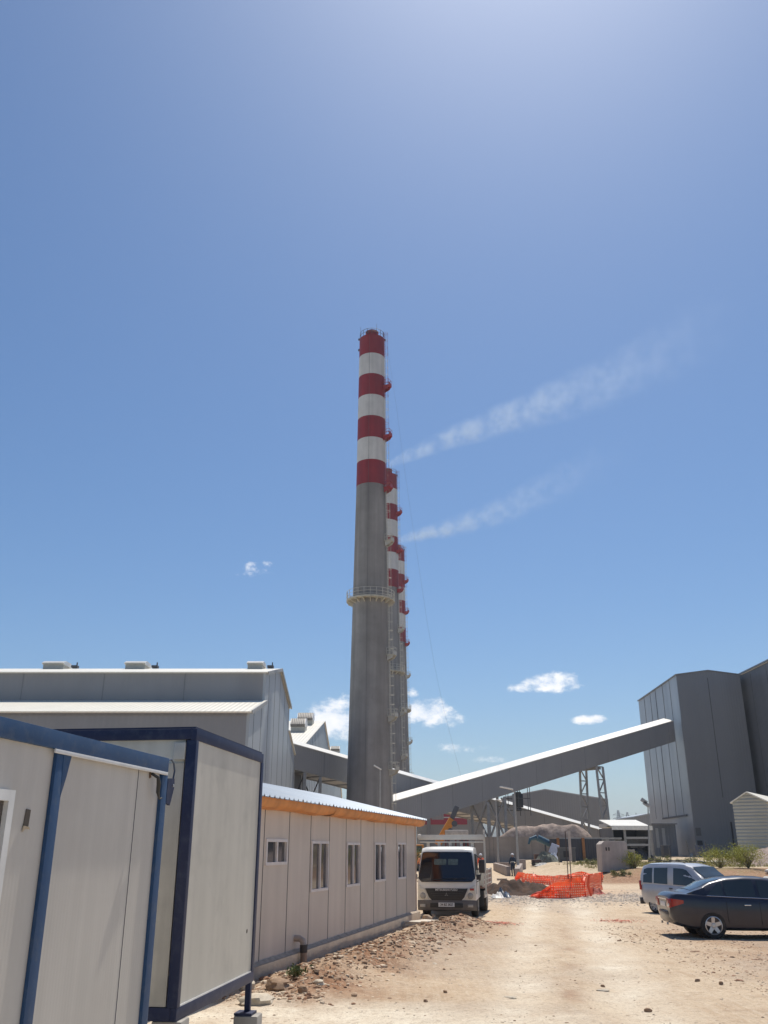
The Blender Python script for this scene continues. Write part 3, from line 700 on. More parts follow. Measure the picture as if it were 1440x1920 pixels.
# big grey hall behind the galleries
GY = 235.0; pts = [atY(950,1495,GY), atY(1022,1481,GY), atY(1140,1500,GY)]
Gh = thing('factory_hall', 'wide grey hall with a shallow gable seen beneath the right conveyor gallery', 'factory building', (pts[1].x, GY, 0))
zl, zr = pts[0].z, pts[2].z
MB().prism([(pts[0].x,GY,0),tuple(pts[0]),tuple(pts[1]),tuple(pts[2]),(pts[2].x,GY,0)], (0,.3,0)).build('front_wall', pm('hall_front',(.235,.235,.235),.5,0,.06,.1,streak=.2,ribs=('X',.6),ribdepth=.15), Gh, world=True)
MB().box((pts[2].x-.1, GY+30, zr/2), (.2,59,zr)).build('side_wall', CLADL, Gh, world=True)
for a, b in ((pts[0],pts[1]),(pts[1],pts[2])): MB().prism([a, b, b+Vector((0,0,.25)), a+Vector((0,0,.25))], (0,60,0)).build('roof', pm('hall_roof',(.4,.4,.4),.5), Gh, world=True)
# small grey hall left of the tower
p0 = atY(1190,1533,260); p1 = atY(1222,1526,260)
g2 = thing('storage_hall', 'small low grey hall between the far hill and the tall tower', 'factory building', (p0.x, 260, 0))
MB().prism([(p0.x,260,0),tuple(p0),tuple(p1),(p1.x+12,260,p1.z),(p1.x+12,260,0)], (0,20,0)).build('wall', CLAD, g2, world=True)
MB().prism([p0-Vector((.3,.3,0)), p1-Vector((0,.3,0)), Vector((p1.x+12.3,259.7,p1.z)), Vector((p1.x+12.3,259.7,p1.z+.3)), p1+Vector((0,-.3,.3)), p0+Vector((-.3,-.3,.3))], (0,20.6,0)).build('roof', CLADL, g2, world=True)
# red striped building
RY = 195.0
def rp(x, y, Y=RY): return atY(x, y, Y)
rb = thing('striped_building', 'grey building with red fascia stripes under the conveyor gallery beyond the truck', 'building', (rp(840,1590).x, RY, 0))
a, pk, c = rp(786,1524), rp(835,1503), rp(905,1530)
MB().prism([(a.x,RY,0),tuple(a),tuple(pk),tuple(c),(c.x,RY,0)], (0,18,0)).build('wall', pm('plaster_grey',(.25,.25,.245),.7,0,.1,.2), rb, world=True)
def rplate(nm, x0, y0, x1, y1, mt, dy=.06):
    p, q = rp(x0,y0), rp(x1,y1); return MB().box(((p.x+q.x)/2, RY-dy/2-.01, (p.z+q.z)/2), (q.x-p.x, dy, p.z-q.z)).build(nm, mt, rb, world=True)
REDF = pm('red_fascia',(.30,.03,.055),.5)
rplate('cream_panel', 812,1507,866,1517.5, pm('cream_panel',(.5,.46,.38),.6), .05)
rplate('red_stripe', 797,1518,876,1532, REDF, .08); rplate('red_stripe', 797,1534,876,1546, REDF, .08)
rplate('white_line', 809,1531.8,876,1533.6, pm('white_line',(.6,.6,.6),.5), .12); rplate('sign_panel', 809,1524,832,1537, pm('sign_grey',(.26,.25,.26),.5), .14)
m = rplate('pilaster', 800,1526,808,1590, pm('pilaster',(.20,.20,.21),.6), .3)
rplate('doorway', 862,1562,876,1590, DK, .1)
# ================================================================== near site cabins
BLUE = pm('blue_frame_paint', (.013,.056,.145), .62, 0, .12, 2.5, bump=.05, bscale=60, dirt=((.13,.15,.17), 9.0, .35))
NAVY = pm('navy_frame_paint', (.010,.018,.062), .55, 0, .12, 2.5, bump=.05, bscale=60, dirt=((.10,.11,.15), 8.0, .35))
def cabin_panel(name, col, dirtc, amt, stk=7):
    return pm(name, col, .5, 0, .045, 1.2, streak=stk, ribs=('H', .045), ribdepth=.05, dirt=(dirtc, 1.6, amt))
PAN1 = cabin_panel('cabin_panel_offwhite', (.53,.50,.455), (.44,.40,.36), .3)
PAN2 = cabin_panel('cabin_panel_dirty', (.54,.515,.455), (.38,.365,.325), .65)
# --- cabin A: nearest, cut by the left edge.  wall runs along azimuth ~8.9 deg
def along(o, az): 
    d = Vector((math.sin(R_(az)), math.cos(R_(az)), 0)); return Vector(o), d, Vector((-d.y, d.x, 0))
zt = 2.9; e1 = atZ(318, 1422, zt); e0 = atZ(0, 1342, zt)
dA = (e1-e0); dA.z = 0; dA.normalize(); nA = Vector((-dA.y, dA.x, 0))   # nA points left, into the cabin
LA = 6.0; W_ = 2.4; zb = .38
CA = thing('site_cabin', 'nearest off-white site cabin with royal blue roof beam, cut by the left edge', 'site cabin', (e1.x, e1.y, 0))
s0 = e1 - dA*LA
def lw(t, out, z): return Vector((e1.x, e1.y, 0)) - dA*t - nA*out + Vector((0,0,z))   # t metres back from the far end, out = outward
def slab(mb, t0, t1, o0, o1, z0, z1, mi=0):
    return mb.prism([lw(t0,o0,z0), lw(t1,o0,z0), lw(t1,o0,z1), lw(t0,o0,z1)], -nA*(o1-o0), mi=mi)
MB_ = slab(MB(), .06, LA-.06, -.06, -.03, zb+.1, zt-.1); MB_.build('wall_panel', PAN1, CA, world=True)
slab(MB(), .06, .10, -W_, -.06, zb+.1, zt-.1).build('end_panel', PAN1, CA, world=True)
slab(MB(), .001, LA, -W_, -.05, zt-.03, zt-.002).build('roof', BLUE, CA, world=True)
slab(MB(), 0, LA, -.05, .0, zt-.112, zt).build('roof_beam', BLUE, CA, world=True, bevel=.006)
slab(MB(), 0.0, .05, -W_, -.05, zt-.112, zt-.031).build('roof_beam', BLUE, CA, world=True, bevel=.006)
slab(MB(), 0, LA, -.05, .02, zb-.05, zb+.1).build('floor_beam', BLUE, CA, world=True, bevel=.006)
m = MB(); slab(m, -.005, .11, -.08, -.002, zb+.1, zt-.112); m.build('corner_post', BLUE, CA, world=True, bevel=.006)
# the intermediate post, leaning cap plate at its top
def find_t(px, z, out=0.0):
    best = None
    for i in range(1200):
        t = i*.005; q = lw(t, out, z); x = 720+F*q.x/(q.y*CT+(z-H)*ST)
        if best is None or abs(x-px) < best[0]: best = (abs(x-px), t)
    return best[1]
ta, tb = find_t(125, zt-.2), find_t(107, zt-.2)
slab(MB(), ta+.02, tb, -.03, -.004, zb+.1, zt-.113).build('mid_post', BLUE, CA, world=True, bevel=.005)
MB().prism([lw(ta+.05,-.012,zt-.125), lw(ta-.06,-.012,zt-.125), lw(ta-.02,-.012,zt-.27), lw(ta+.03,-.012,zt-.40)], -nA*.01).build('gusset_plate', BLUE, CA, world=True)
ts = find_t(262, zt-.35)
slab(MB(), ts-.0035, ts+.0035, -.03, -.0275, zb+.1, zt-.113).build('panel_joint', SEAM, CA, world=True)
td = find_t(108, zt-.19, .03)
slab(MB(), .03, td+.005, -.001, .012, zt-.140, zt-.114).build('white_trim', pm('white_trim', (.66,.66,.65), .35), CA, world=True, bevel=.006)
# window at the left edge
tw0, tw1 = find_t(17, 2.3), find_t(17, 2.3)+1.25
zw1, zw0 = 2.2+lw(tw0,0,0).y*(math.tan(0)+ (pix_dir(17,1482).z/pix_dir(17,1482).y)), 1.25
fr = MB(); wd = slab(MB(), tw0+.04, tw1-.04, -.03, -.02, zw0+.04, zw1-.04)
for a, b, c, d in ((tw0,tw0+.06,zw0,zw1),(tw1-.06,tw1,zw0,zw1),(tw0+.06,tw1-.06,zw1-.06,zw1),(tw0+.06,tw1-.06,zw0,zw0+.06),(tw0+.6,tw0+.65,zw0+.06,zw1-.06)): slab(fr, a, b, -.03, .01, c, d)
wf = fr.build('window', pm('window_white', (.74,.74,.72), .35), CA, world=True)
wd.build('pane', glass('pane_warm', (.07,.055,.05), .12), wf, world=True)
# cut-out hole with splintered foam
th = find_t(53, 2.25); zh = atY(53,1535,lw(th,0,0).y).z
MB().prism([lw(th+.03,-.028,zh-.045), lw(th-.025,-.028,zh-.05), lw(th-.03,-.028,zh+.05), lw(th+.02,-.028,zh+.055)], -nA*.004).build('hole', pm('hole_dark', (.10,.085,.07), .9), CA, world=True)
MB().prism([lw(th+.04,-.024,zh-.075), lw(th+.00,-.024,zh-.052), lw(th-.04,-.024,zh-.06), lw(th-.03,-.024,zh-.045), lw(th+.035,-.024,zh-.04)], -nA*.004).build('torn_foam', pm('foam', (.45,.36,.25), .9), CA, world=True)
# cable at the end, bracket
tc_ = find_t(284, zt-.35); q = atY(284,1450,lw(tc_,0,0).y)
hk = MB().tube([lw(tc_,-.02,q.z), lw(tc_-.02,.03,q.z-.03), lw(tc_-.05,.03,q.z-.08), lw(tc_-.07,.02,q.z-.14), lw(tc_-.12,.015,q.z-.19), lw(tc_-.16,.02,q.z-.18)], [.012,.014,.018,.016,.007,.006], 7)
hk.build('cable', pm('cable_black', (.03,.03,.03), .6), CA, world=True)
MB().prism([lw(tc_+.03,-.026,q.z+.03), lw(tc_-.0,-.026,q.z+.035), lw(tc_-.01,-.026,q.z-.03), lw(tc_+.02,-.026,q.z-.04)], -nA*.004).build('cable_hole', pm('hole_brown', (.16,.09,.05), .9), CA, world=True)
br = MB(); b0 = lw(0, 0, zt-.22)
br.prism([lw(-.005,-.02,zt-.16), lw(-.15,-.02,zt-.15), lw(-.16,-.02,zt-.22), lw(-.09,-.02,zt-.37), lw(-.005,-.02,zt-.35)], -nA*.02)
br.build('bracket', NAVY, CA, world=True)
MB().tube([lw(-.125,.003,zt-.21), lw(-.125,.004,zt-.21)+(-nA*.004)], .012, 10).build('bolt', pm('bolt_grey',(.5,.5,.5),.4,.5), CA, world=True)
MB().tube([lw(.0,-.01,zt-.02), lw(-.06,-.01,zt-.0), lw(-.13,-.01,zt-.03), lw(-.16,-.01,zt-.09), lw(-.14,-.01,zt-.16)], .008, 6).build('wire_loop', pm('wire_blue',(.05,.07,.11),.5), CA, world=True)
for t_, o_ in ((.3,-.3),(3,-.3),(.3,-2.1),(3,-2.1),(5.7,-.3),(5.7,-2.1)):
    q = lw(t_, o_, 0); h0 = hgt(q.x, q.y); o = MB().box((0,0,(zb-.05-h0)/2), (.4,.4,zb-.05-h0), math.atan2(dA.y,dA.x)).build('foundation_block', CONC, loc=(q.x, q.y, h0), bevel=.01)
    tag(o, 'concrete block under the nearest cabin', 'concrete block', 'blocks under the nearest cabin')
# --- cabin B: navy frame, short end facing the yard
k0 = atY(370, 1365, 8.74); k1 = atY(495, 1410, 11.25); zt2 = 3.28; zb2 = .79
dB = k1-k0; dB.z = 0; LB = dB.length; dB.normalize(); nB = Vector((-dB.y, dB.x, 0)); LL = 6.0
CB = thing('site_cabin', 'weathered site cabin with navy blue frame raised on concrete blocks beside the office', 'site cabin', (k0.x, k0.y, 0))
def bw(s, inn, z): return Vector((k0.x, k0.y, 0)) + dB*s + nB*inn + Vector((0,0,z))
def bs(mb, s0_, s1_, i0, i1, z0, z1): return mb.prism([bw(s0_,i0,z0), bw(s1_,i0,z0), bw(s1_,i0,z1), bw(s0_,i0,z1)], nB*(i1-i0))
bs(MB(), .05, LB-.05, .014, .06, zb2+.09, zt2-.10).build('end_panel', PAN2, CB, world=True)
bs(MB(), .04, .07, .12, LL-.1, zb2+.09, zt2-.10).build('front_panel', pm('cabin_front_panel', (.62,.61,.55), .5, 0, .07, 1.2, streak=7, dirt=((.45,.42,.36),1.5,.5)), CB, world=True)
bs(MB(), LB-.07, LB-.04, .12, LL-.1, zb2+.09, zt2-.10).build('back_panel', PAN2, CB, world=True)
bs(MB(), 0.02, LB-.02, 0.02, LL, zt2-.02, zt2+.02).build('roof', NAVY, CB, world=True)
bs(MB(), 0.1, LB-.1, 0.1, LL, zb2, zb2+.05).build('floor', NAVY, CB, world=True)
bs(MB(), 0, LB, 0, .06, zt2-.108, zt2).build('roof_beam', NAVY, CB, world=True, bevel=.006)
bs(MB(), 0, .06, .06, LL, zt2-.10, zt2).build('roof_beam', NAVY, CB, world=True, bevel=.006)
bs(MB(), 0, LB, 0, .06, zb2, zb2+.105).build('floor_beam', NAVY, CB, world=True, bevel=.006)
bs(MB(), 0, .06, .06, LL, zb2, zb2+.105).build('floor_beam', NAVY, CB, world=True, bevel=.006)
bs(MB(), -.003, .075, -.003, .095, zb2+.105, zt2-.108).build('corner_post', NAVY, CB, world=True, bevel=.006)
bs(MB(), LB-.09, LB+.003, -.003, .10, zb2+.105, zt2-.108).build('corner_post', NAVY, CB, world=True, bevel=.006)
bs(MB(), .075, .10, .034, .033, zb2+.105, zt2-.108)
# white foam bead along the lower edge
bs(MB(), .08, LB-.1, .004, .013, zb2+.105, zb2+.118).build('bottom_seal', pm('white_trim', (.66,.66,.65), .35), CB, world=True)
# service box and vertical strip on the front side
bs(MB(), -.02, .04, .10, .215, zt2-.29, zt2-.13).build('service_box', pm('box_grey', (.50,.50,.47), .5), CB, world=True, bevel=.008)
bs(MB(), .015, .04, .11, .36, zb2+.11, zt2-.32).build('cover_strip', pm('strip_cream', (.52,.49,.43), .5, var=.1, streak=8), CB, world=True)
hq = bw(LB-.35, .034, 0); MB().tube([bw(LB-.33,.010,1.33), bw(LB-.33,.016,1.33)], .022, 12).build('hole', pm('hole_dark', (.10,.085,.07), .9), CB, world=True)
bs(MB(), LB-.075, LB-.015, .01, .07, .50, zb2).build('foot', NAVY, CB, world=True)
bs(MB(), LB-.20, LB+.02, -.05, .15, .475, .50).build('foot_plate', NAVY, CB, world=True)
for i, (s_, i_, lb) in enumerate(((LB-.08,.02,'worn concrete block carrying the back corner of the navy framed cabin'),(.15,.1,'concrete block under the front corner of the navy framed cabin'),(.15,3,'concrete block under the front side of the navy framed cabin'),(LB-.2,3,'concrete block under the back side of the navy framed cabin'))):
    q = bw(s_, i_, 0); h0 = hgt(q.x, q.y); top = .474 if i == 0 else zb2-.002
    o = MB().box((0,0,(top-h0)/2), (.27,.27,top-h0), math.atan2(dB.y,dB.x)+.05).build('foundation_block', CONC, loc=(q.x,q.y,h0), bevel=.02); tag(o, lb, 'concrete block')
# ================================================================== long prefab building
p0 = atZ(497.8, 1513.3, 2.92); p1 = atZ(777.8, 1546.7, 2.92)
dP = p1-p0; dP.z = 0; LP_ = dP.length; dP.normalize(); nP = Vector((-dP.y, dP.x, 0))
Wd = 6.2; zw = 2.92; zp_ = .27
PB = thing('site_office', 'long single storey site office of pinkish grey panels with orange eaves and metal roof', 'site office', (p1.x, p1.y, 0))
def pw(s, inn, z): return Vector((p1.x, p1.y, 0)) - dP*s + nP*inn + Vector((0,0,z))
def ps(mb, s0_, s1_, i0, i1, z0, z1): return mb.prism([pw(s0_,i0,z0), pw(s1_,i0,z0), pw(s1_,i0,z1), pw(s0_,i0,z1)], nP*(i1-i0))
LT = 16.0; PW = LP_/10
PPAN = pm('office_panel', (.62,.545,.465), .42, 0, .05, .6, streak=3, ribs=('H', .05), ribdepth=.08, dirt=((.52,.44,.38), 1.3, .3))
wins = {1:(1.92,2.62,'small two-pane office window nearest the navy framed cabin'),}
spec = [(9, .08, .93, 1573, 1622), (7, .05, .95, 1577, 1671), (5, .02, .93, 1580, 1662), (3, .05, .95, 1580, 1653), (1, .08, .92, 1580, 1648)]
pan_i = 0
for i in range(14):
    a, b = i*PW+.016, (i+1)*PW-.016
    w = [s for s in spec if s[0] == i]
    if not w: ps(MB(), a, b, 0, .06, zp_, zw).build('wall_panel', PPAN, PB, world=True); continue
    _, f0, f1, y0, y1 = w[0]; sa, sb = a+PW*(1-f1), a+PW*(1-f0); sa = max(sa, a+.04); sb = min(sb, b-.04)
    Y = pw((sa+sb)/2, 0, 0).y; z1_ = atY(0, y0, Y).z; z0_ = atY(0, y1, Y).z
    m = MB(); ps(m, a, b, 0, .06, zp_, z0_); ps(m, a, b, 0, .06, z1_, zw); ps(m, a, sa, 0, .06, z0_, z1_); ps(m, sb, b, 0, .06, z0_, z1_)
    m.build('wall_panel', PPAN, PB, world=True)
    f = MB(); t = .055; mdd = sa+(sb-sa)*.5
    for q in ((sa,sa+t,z0_,z1_),(sb-t,sb,z0_,z1_),(sa+t,sb-t,z1_-t,z1_),(sa+t,sb-t,z0_,z0_+t),(mdd-.03,mdd+.03,z0_+t,z1_-t)): ps(f, q[0], q[1], -.025, .05, q[2], q[3])
    fo = f.build('window', pm('office_window_frame', (.72,.68,.66), .4), PB, world=True)
    ps(MB(), sa+t, mdd-.03, .030, .036, z0_+t, z1_-t).build('pane', glass('pane_office', (.05,.05,.055), .06), fo, world=True)
    ps(MB(), mdd+.03, sb-t, .015, .021, z0_+t, z1_-t).build('pane', glass('pane_office', (.05,.05,.055), .06), fo, world=True)
for i in range(15): ps(MB(), i*PW-.016, i*PW+.016, -.003, .045, zp_, zw).build('panel_joint', pm('joint_brown', (.10,.09,.085), .6), PB, world=True)
ps(MB(), 0, .06, .06, Wd, zp_, zw).build('end_wall', PPAN, PB, world=True)
ps(MB(), .06, LT, Wd-.06, Wd, zp_, zw).build('back_wall', PPAN, PB, world=True)
ps(MB(), -.06, .02, -.03, .03, zp_, zw).build('corner_trim', pm('corner_trim', (.60,.50,.42), .5), PB, world=True)
# plinth with a wandering lower edge of mortar
CONC2 = pm('plinth_concrete', (.50,.40,.30), .9, 0, .15, 2.2, bump=.6, bscale=9, dirt=((.27,.24,.21), 1.6, .6))
ps(MB(), -.25, LT, -.10, .3, -.15, zp_).build('plinth', CONC2, PB, world=True, bevel=.01)
rows = []
for i in range(90):
    s = -.2+i*(LT+.2)/89; w_ = .055+.03*fbm(s*2.2, 3); rows.append([pw(s,-.002,zp_+.002), pw(s,-.012,zp_+.05+.02*fbm(s*3,8)), pw(s,-.03-w_*.4,zp_+.02), pw(s,-.095,zp_+.004)])
MB().grid(rows).build('mortar_bead', pm('mortar', (.42,.34,.265), .95, var=.25, scale=6, bump=.6, bscale=20), PB, world=True)
# soffit / fascia in orange board, slightly wavy, in several lengths
ORG = pm('orange_board', (.66,.27,.075), .6, 0, .14, 3, streak=1.5, dirt=((.45,.2,.09), 4, .4))
sg = [-.32, 1.9, 4.0, 6.3, 8.2, 10.4, 12.8, LT+.3]
for i in range(len(sg)-1):
    a, b = sg[i], sg[i+1]; r = []
    for k in range(13):
        s = a+(b-a)*k/12; wob = .022*fbm(s*.9, 5+i)+.01*math.sin(s*2)
        r.append([pw(s, .0, zw-.04+wob*.5+.012*(i%2)), pw(s, -.10, zw-.05+wob), pw(s, -.24, zw-.012+wob), pw(s, -.29, zw+.06+wob*.6), pw(s, -.30, zw+.145)])
    MB().grid(r).build('eaves_board', ORG, PB, world=True)
m = MB().prism([pw(-.32,-.3,zw+.14), pw(-.32,-.29,zw+.05), pw(-.32,-.1,zw-.04), pw(-.32,Wd/2,zw-.04), pw(-.32,Wd/2,zw+.92)], dP*-.03); m.build('gable_board', ORG, PB, world=True)
# ribbed metal roof
RM = pm('metal_roof', (.40,.46,.53), .38, .35, .08, .5, dirt=((.5,.48,.45), .8, .3))
def roof_side(sgn, name):
    rows = []; n = int((LT+.7)/.045); zr = zw+.96
    for k in range(n+1):
        s = -.36+k*.045; ph = (s % .27)/.27; rb = .04 if ph < .3 else 0.0
        A = pw(s, -.36 if sgn < 0 else Wd+.36, zw+.15+rb); B = pw(s, Wd/2, zr+rb); rows.append([A+(Vector((0,0,-.018))), A, A.lerp(B,.5), B])
    MB().grid(rows, smooth=False).build(name, RM, PB, world=True)
roof_side(-1, 'roof_sheet'); roof_side(1, 'roof_sheet')
# drain pipe elbow by the wall
s_ = None
best = min((abs(720+F*pw(s,-.2,.3).x/(pw(s,-.2,.3).y*CT+(.3-H)*ST)-570), s) for s in [i*.02 for i in range(800)])[1]
q = pw(best, 0, 0)
dp = thing('drain_pipe', 'stub of brown drain pipe with an elbow coming out of the office plinth', 'pipe', (q.x, q.y, 0))
ax = -nP
MB().tube([q+Vector((0,0,.52))-ax*.02, q+ax*.10+Vector((0,0,.52)), q+ax*.17+Vector((0,0,.48)), q+ax*.19+Vector((0,0,.40))], [.06,.06,.062,.062], 14).build('elbow', pm('pipe_pale', (.45,.36,.29), .55, var=.2, scale=9), dp, world=True)
MB().tube([q+ax*.19+Vector((0,0,.41)), q+ax*.195+Vector((0,0,.27))], .075, 14).build('socket', pm('pipe_black', (.06,.05,.045), .6), dp, world=True)
MB().tube([q+ax*.195+Vector((0,0,.28)), q+ax*.20+Vector((0,0,-.15))], .066, 14).build('pipe', pm('pipe_brown', (.26,.19,.14), .6, var=.25, scale=7), dp, world=True)
# ================================================================== yard walls, heaps, blocks
WY = 122.0
a, b = atY(905,1569,WY), atY(1062,1569,WY); zg = .35
ww = thing('retaining_wall', 'long pale concrete retaining wall in front of the rubble heap', 'wall', (a.x, WY, zg))
MB().box(((a.x+b.x)/2-.5, WY+.3, (a.z+zg)/2), (b.x-a.x+1, .6, a.z-zg)).build('wall', pm('wall_concrete', (.30,.265,.235), .9, 0, .15, .5, streak=.6, dirt=((.18,.16,.15), .4, .5)), ww, world=True)
m = MB()
for px in (918,926,934,998): 
    q = atY(px,1600,WY); m.box((q.x, WY-.03, (a.z+zg)/2), (.06,.04,a.z-zg-.1))
m.build('cast_joint', pm('joint_soft',(.22,.2,.18),.9), ww, world=True)
q0, q1 = atY(1062,1570,WY), atY(1165,1570,WY)
w2 = MB().box(((q0.x+q1.x)/2, WY+.3, q0.z/2+.2), (q1.x-q0.x, .5, q0.z-.4)); o = w2.build('retaining_wall', CONC, loc=(q0.x, WY, .3), world=True); tag(o, 'darker stretch of retaining wall behind the dark sheet fence and pale block', 'wall')
def heap(name, label, cat, cx, cy, rx, ry, h, mat, seed=0, rough=.25, base=0.0, n=46, peaks=None, kind=None):
    rows = []
    for j in range(n+1):
        r = []
        for i in range(n+1):
            u, v = -1+2*i/n, -1+2*j/n; x, y = cx+u*rx, cy+v*ry; d = math.hypot(u, v)
            e = max(0, 1-d)
            if peaks: 
                e = 0
                for pu, pv, pr, ph in peaks: q_ = min(1, math.hypot((u-pu)/pr, (v-pv)/pr)); e = 1-(1-e)*(1-min(.999, ph*(.5+.5*math.cos(math.pi*q_))**1.15)) if e > .02 or q_ < 1 else e
            z = h*(e**.85)*(1+rough*fbm(x*.9/rx*3+seed, y*.9/ry*3)) + (h*rough*.35*fbm(x*6/rx+seed, y*6/ry, 4) if e > .02 else 0)
            r.append((x-cx, y-cy, max(-.25, z - .12)+0.0))
        rows.append(r)
    o = MB().grid(rows).build(name, mat, recalc=False); o.location = (cx, cy, base); tag(o, label, cat, kind=kind); return o
RUB = pm('rubble', (.33,.255,.21), .95, 0, .5, 1.6, bump=2.0, bscale=3, dirt=((.16,.12,.10), .5, .7))
SOIL = pm('dug_soil', (.050,.024,.012), .95, 0, .7, 2.5, bump=1.6, bscale=5, dirt=((.10,.046,.022), 2.0, .4))
c0 = atY(1025,1560,129); hz = atY(0,1543,129).z
heap('rubble_heap', 'big grey brown heap of crushed rubble behind the retaining wall', 'rubble heap', c0.x+.9, 129.8, 10.2, 6.8, hz-.1, RUB, 3, .10, .45, 64, peaks=[(-.46,-.1,.52,.82),(-.05,.0,.48,.72),(.28,-.1,.62,.85),(-.75,-.2,.40,.35),(-.22,-.2,.45,.45),(.06,-.1,.5,.5)])
SB_ = pm('dark_sheet', (.035,.037,.05), .5, 0, .2, 1, ribs=('X', .3))
FY = 110.0
a, b = atY(1044,1573,FY), atY(1128,1573,FY); gz_ = .38
sf = thing('sheet_fence', 'dark sheet metal fence with rusty orange posts in front of the retaining wall', 'fence', (a.x, FY, gz_))
for x0_, x1_ in ((1030,1045),(1046,1090),(1096,1128)):
    u0, u1 = atY(x0_,1573,FY), atY(x1_,1573,FY); MB().box(((u0.x+u1.x)/2, FY, (u0.z+gz_)/2), (u1.x-u0.x,.08,u0.z-gz_)).build('sheet_panel', SB_, sf, world=True)
for px in (1045.5, 1092.5):
    u = atY(px,1571,FY); MB().box((u.x, FY-.1, (u.z+gz_)/2), (.3,.2,u.z-gz_)).build('post', pm('rust_orange', (.30,.13,.045), .7, var=.25, scale=3), sf, world=True)
u0, u1 = atY(1046,1572,FY), atY(1166,1572,FY); MB().box(((u0.x+u1.x)/2, FY+.1, u0.z), (u1.x-u0.x,.2,.18)).build('top_rail', STEEL, sf, world=True)
# small dark skid box before fence
u = atY(1063,1610,100); o = thing('generator_box', 'small dark grey machine box in front of the dark sheet fence', 'machine box', (u.x, 100, hgt(u.x,100)))
MB().box((0,0,.75), (1.7,1.1,1.3)).build('housing', pm('machine_grey',(.10,.10,.10),.6), o, bevel=.05)
MB().box((0,0,1.42), (1.8,1.2,.08)).build('lid', pm('machine_lid',(.17,.17,.17),.5), o); MB().box((0,-.56,.8), (.9,.04,.6)).build('grille', DK, o)
for sx in (-.7,.7): MB().box((sx,0,.06), (.15,1.2,.14)).build('skid', DSTEEL, o)
# big cast block pair
kb = atZ(1152,1626,.8); Yk = 70.0; kx = atY(1153,1600,Yk).x
kt = atY(0,1577,Yk).z; KB = thing('concrete_block', 'large pale cast concrete block with chamfered top at the edge of the bank', 'concrete block', (kx, Yk, .55))
KC = pm('pale_concrete', (.45,.40,.36), .9, 0, .12, 1.5, streak=2, bump=.3, bscale=8, dirt=((.3,.26,.22), 1.2, .4))
h_ = kt-.55
MB().prism([(-1.02,0,0),(1.0,0,0),(.93,0,h_-.18),(.78,0,h_),(-.72,0,h_),(-.98,0,h_-.22)], (0,1.6,0)).build('body', KC, KB, bevel=.03)
MB().box((1.28,.9,h_*.36), (.6,1.1,h_*.72)).build('side_block', KC, KB, bevel=.03)
for s in (-.62,-.42): MB().box((s,-.01,h_-.55), (.09,.03,.24)).build('lifting_slot', DK, KB)
# open shed with hopper between block and tower
SY = 120.0
u0, u1 = atY(1147,1552,SY), atY(1221,1553,SY); zr = u0.z
OS = thing('open_shed', 'open fronted shed with white roof and dark interior left of the tall tower', 'shed', (u0.x, SY, .7))
MB().prism([(u0.x,SY-.4,zr),(u1.x,SY-.4,zr-.05),(u1.x,SY+7,zr+1.0),(u0.x,SY+7,zr+1.0)], (0,0,.15)).build('roof', ROOFD, OS, world=True)
MB().prism([(u0.x-.1,SY-.45,zr-.25),(u1.x+.05,SY-.45,zr-.3),(u1.x+.05,SY-.45,zr+.22),(u0.x-.1,SY-.45,zr+.25)], (0,.06,0)).build('fascia', pm('fascia_white',(.75,.75,.72),.5), OS, world=True)
v0, v1 = atY(1140,1543,SY+6), atY(1198,1543,SY+6)
MB().box(((v0.x+v1.x)/2, SY+9, v0.z-.3), (v1.x-v0.x,5,.5)).build('rear_roof', ROOFD, OS, world=True)
MB().box(((u0.x+u1.x)/2, SY+7, (zr+.7)/2), (u1.x-u0.x,.2,zr-.7)).build('back_wall', DK, OS, world=True)
MB().box((u1.x-.1, SY+3.5, (zr+.7)/2), (.15,6.8,zr-.7)).build('side_wall', CLADD, OS, world=True)
MB().box((u0.x+.1, SY+3.5, (zr+.7)/2), (.15,6.8,zr-.7)).build('side_wall', CLADD, OS, world=True)
for px in (1171, 1218):
    q = atY(px,1560,SY); MB().box((q.x, SY, (zr+.6)/2), (.28,.28,zr-.65)).build('post', STEEL, OS, world=True)
for py in (1571, 1584): q = atY(0,py,SY); ql, qr = atY(1171,py,SY), atY(1218,py,SY); MB().box(((ql.x+qr.x)/2, SY-.02, q.z), (qr.x-ql.x,.18,.25)).build('beam', pm('beam_grey',(.38,.38,.37),.5), OS, world=True)
ql, qr = atY(1172,1573,SY+1), atY(1216,1573,SY+1); zq = atY(0,1573,SY+1).z; xm = (ql.x+qr.x)/2
MB().prism([(ql.x,SY+1,zq),(qr.x,SY+1,zq),(xm+.8,SY+1,zq-1.1),(xm-.8,SY+1,zq-1.1)], (0,2.5,0)).build('hopper', pm('hopper_grey',(.15,.145,.14),.7,var=.3), OS, world=True)
hx = atY(1205,1612,112); heap('scrap_heap', 'dark heap of scrap and soil beneath the open shed', 'heap', xm, SY+.5, 2.6, 1.8, 1.5, pm('dark_scrap',(.06,.052,.05),.95,var=.5,scale=2,bump=1,bscale=5), 8, .4, .75, 26)
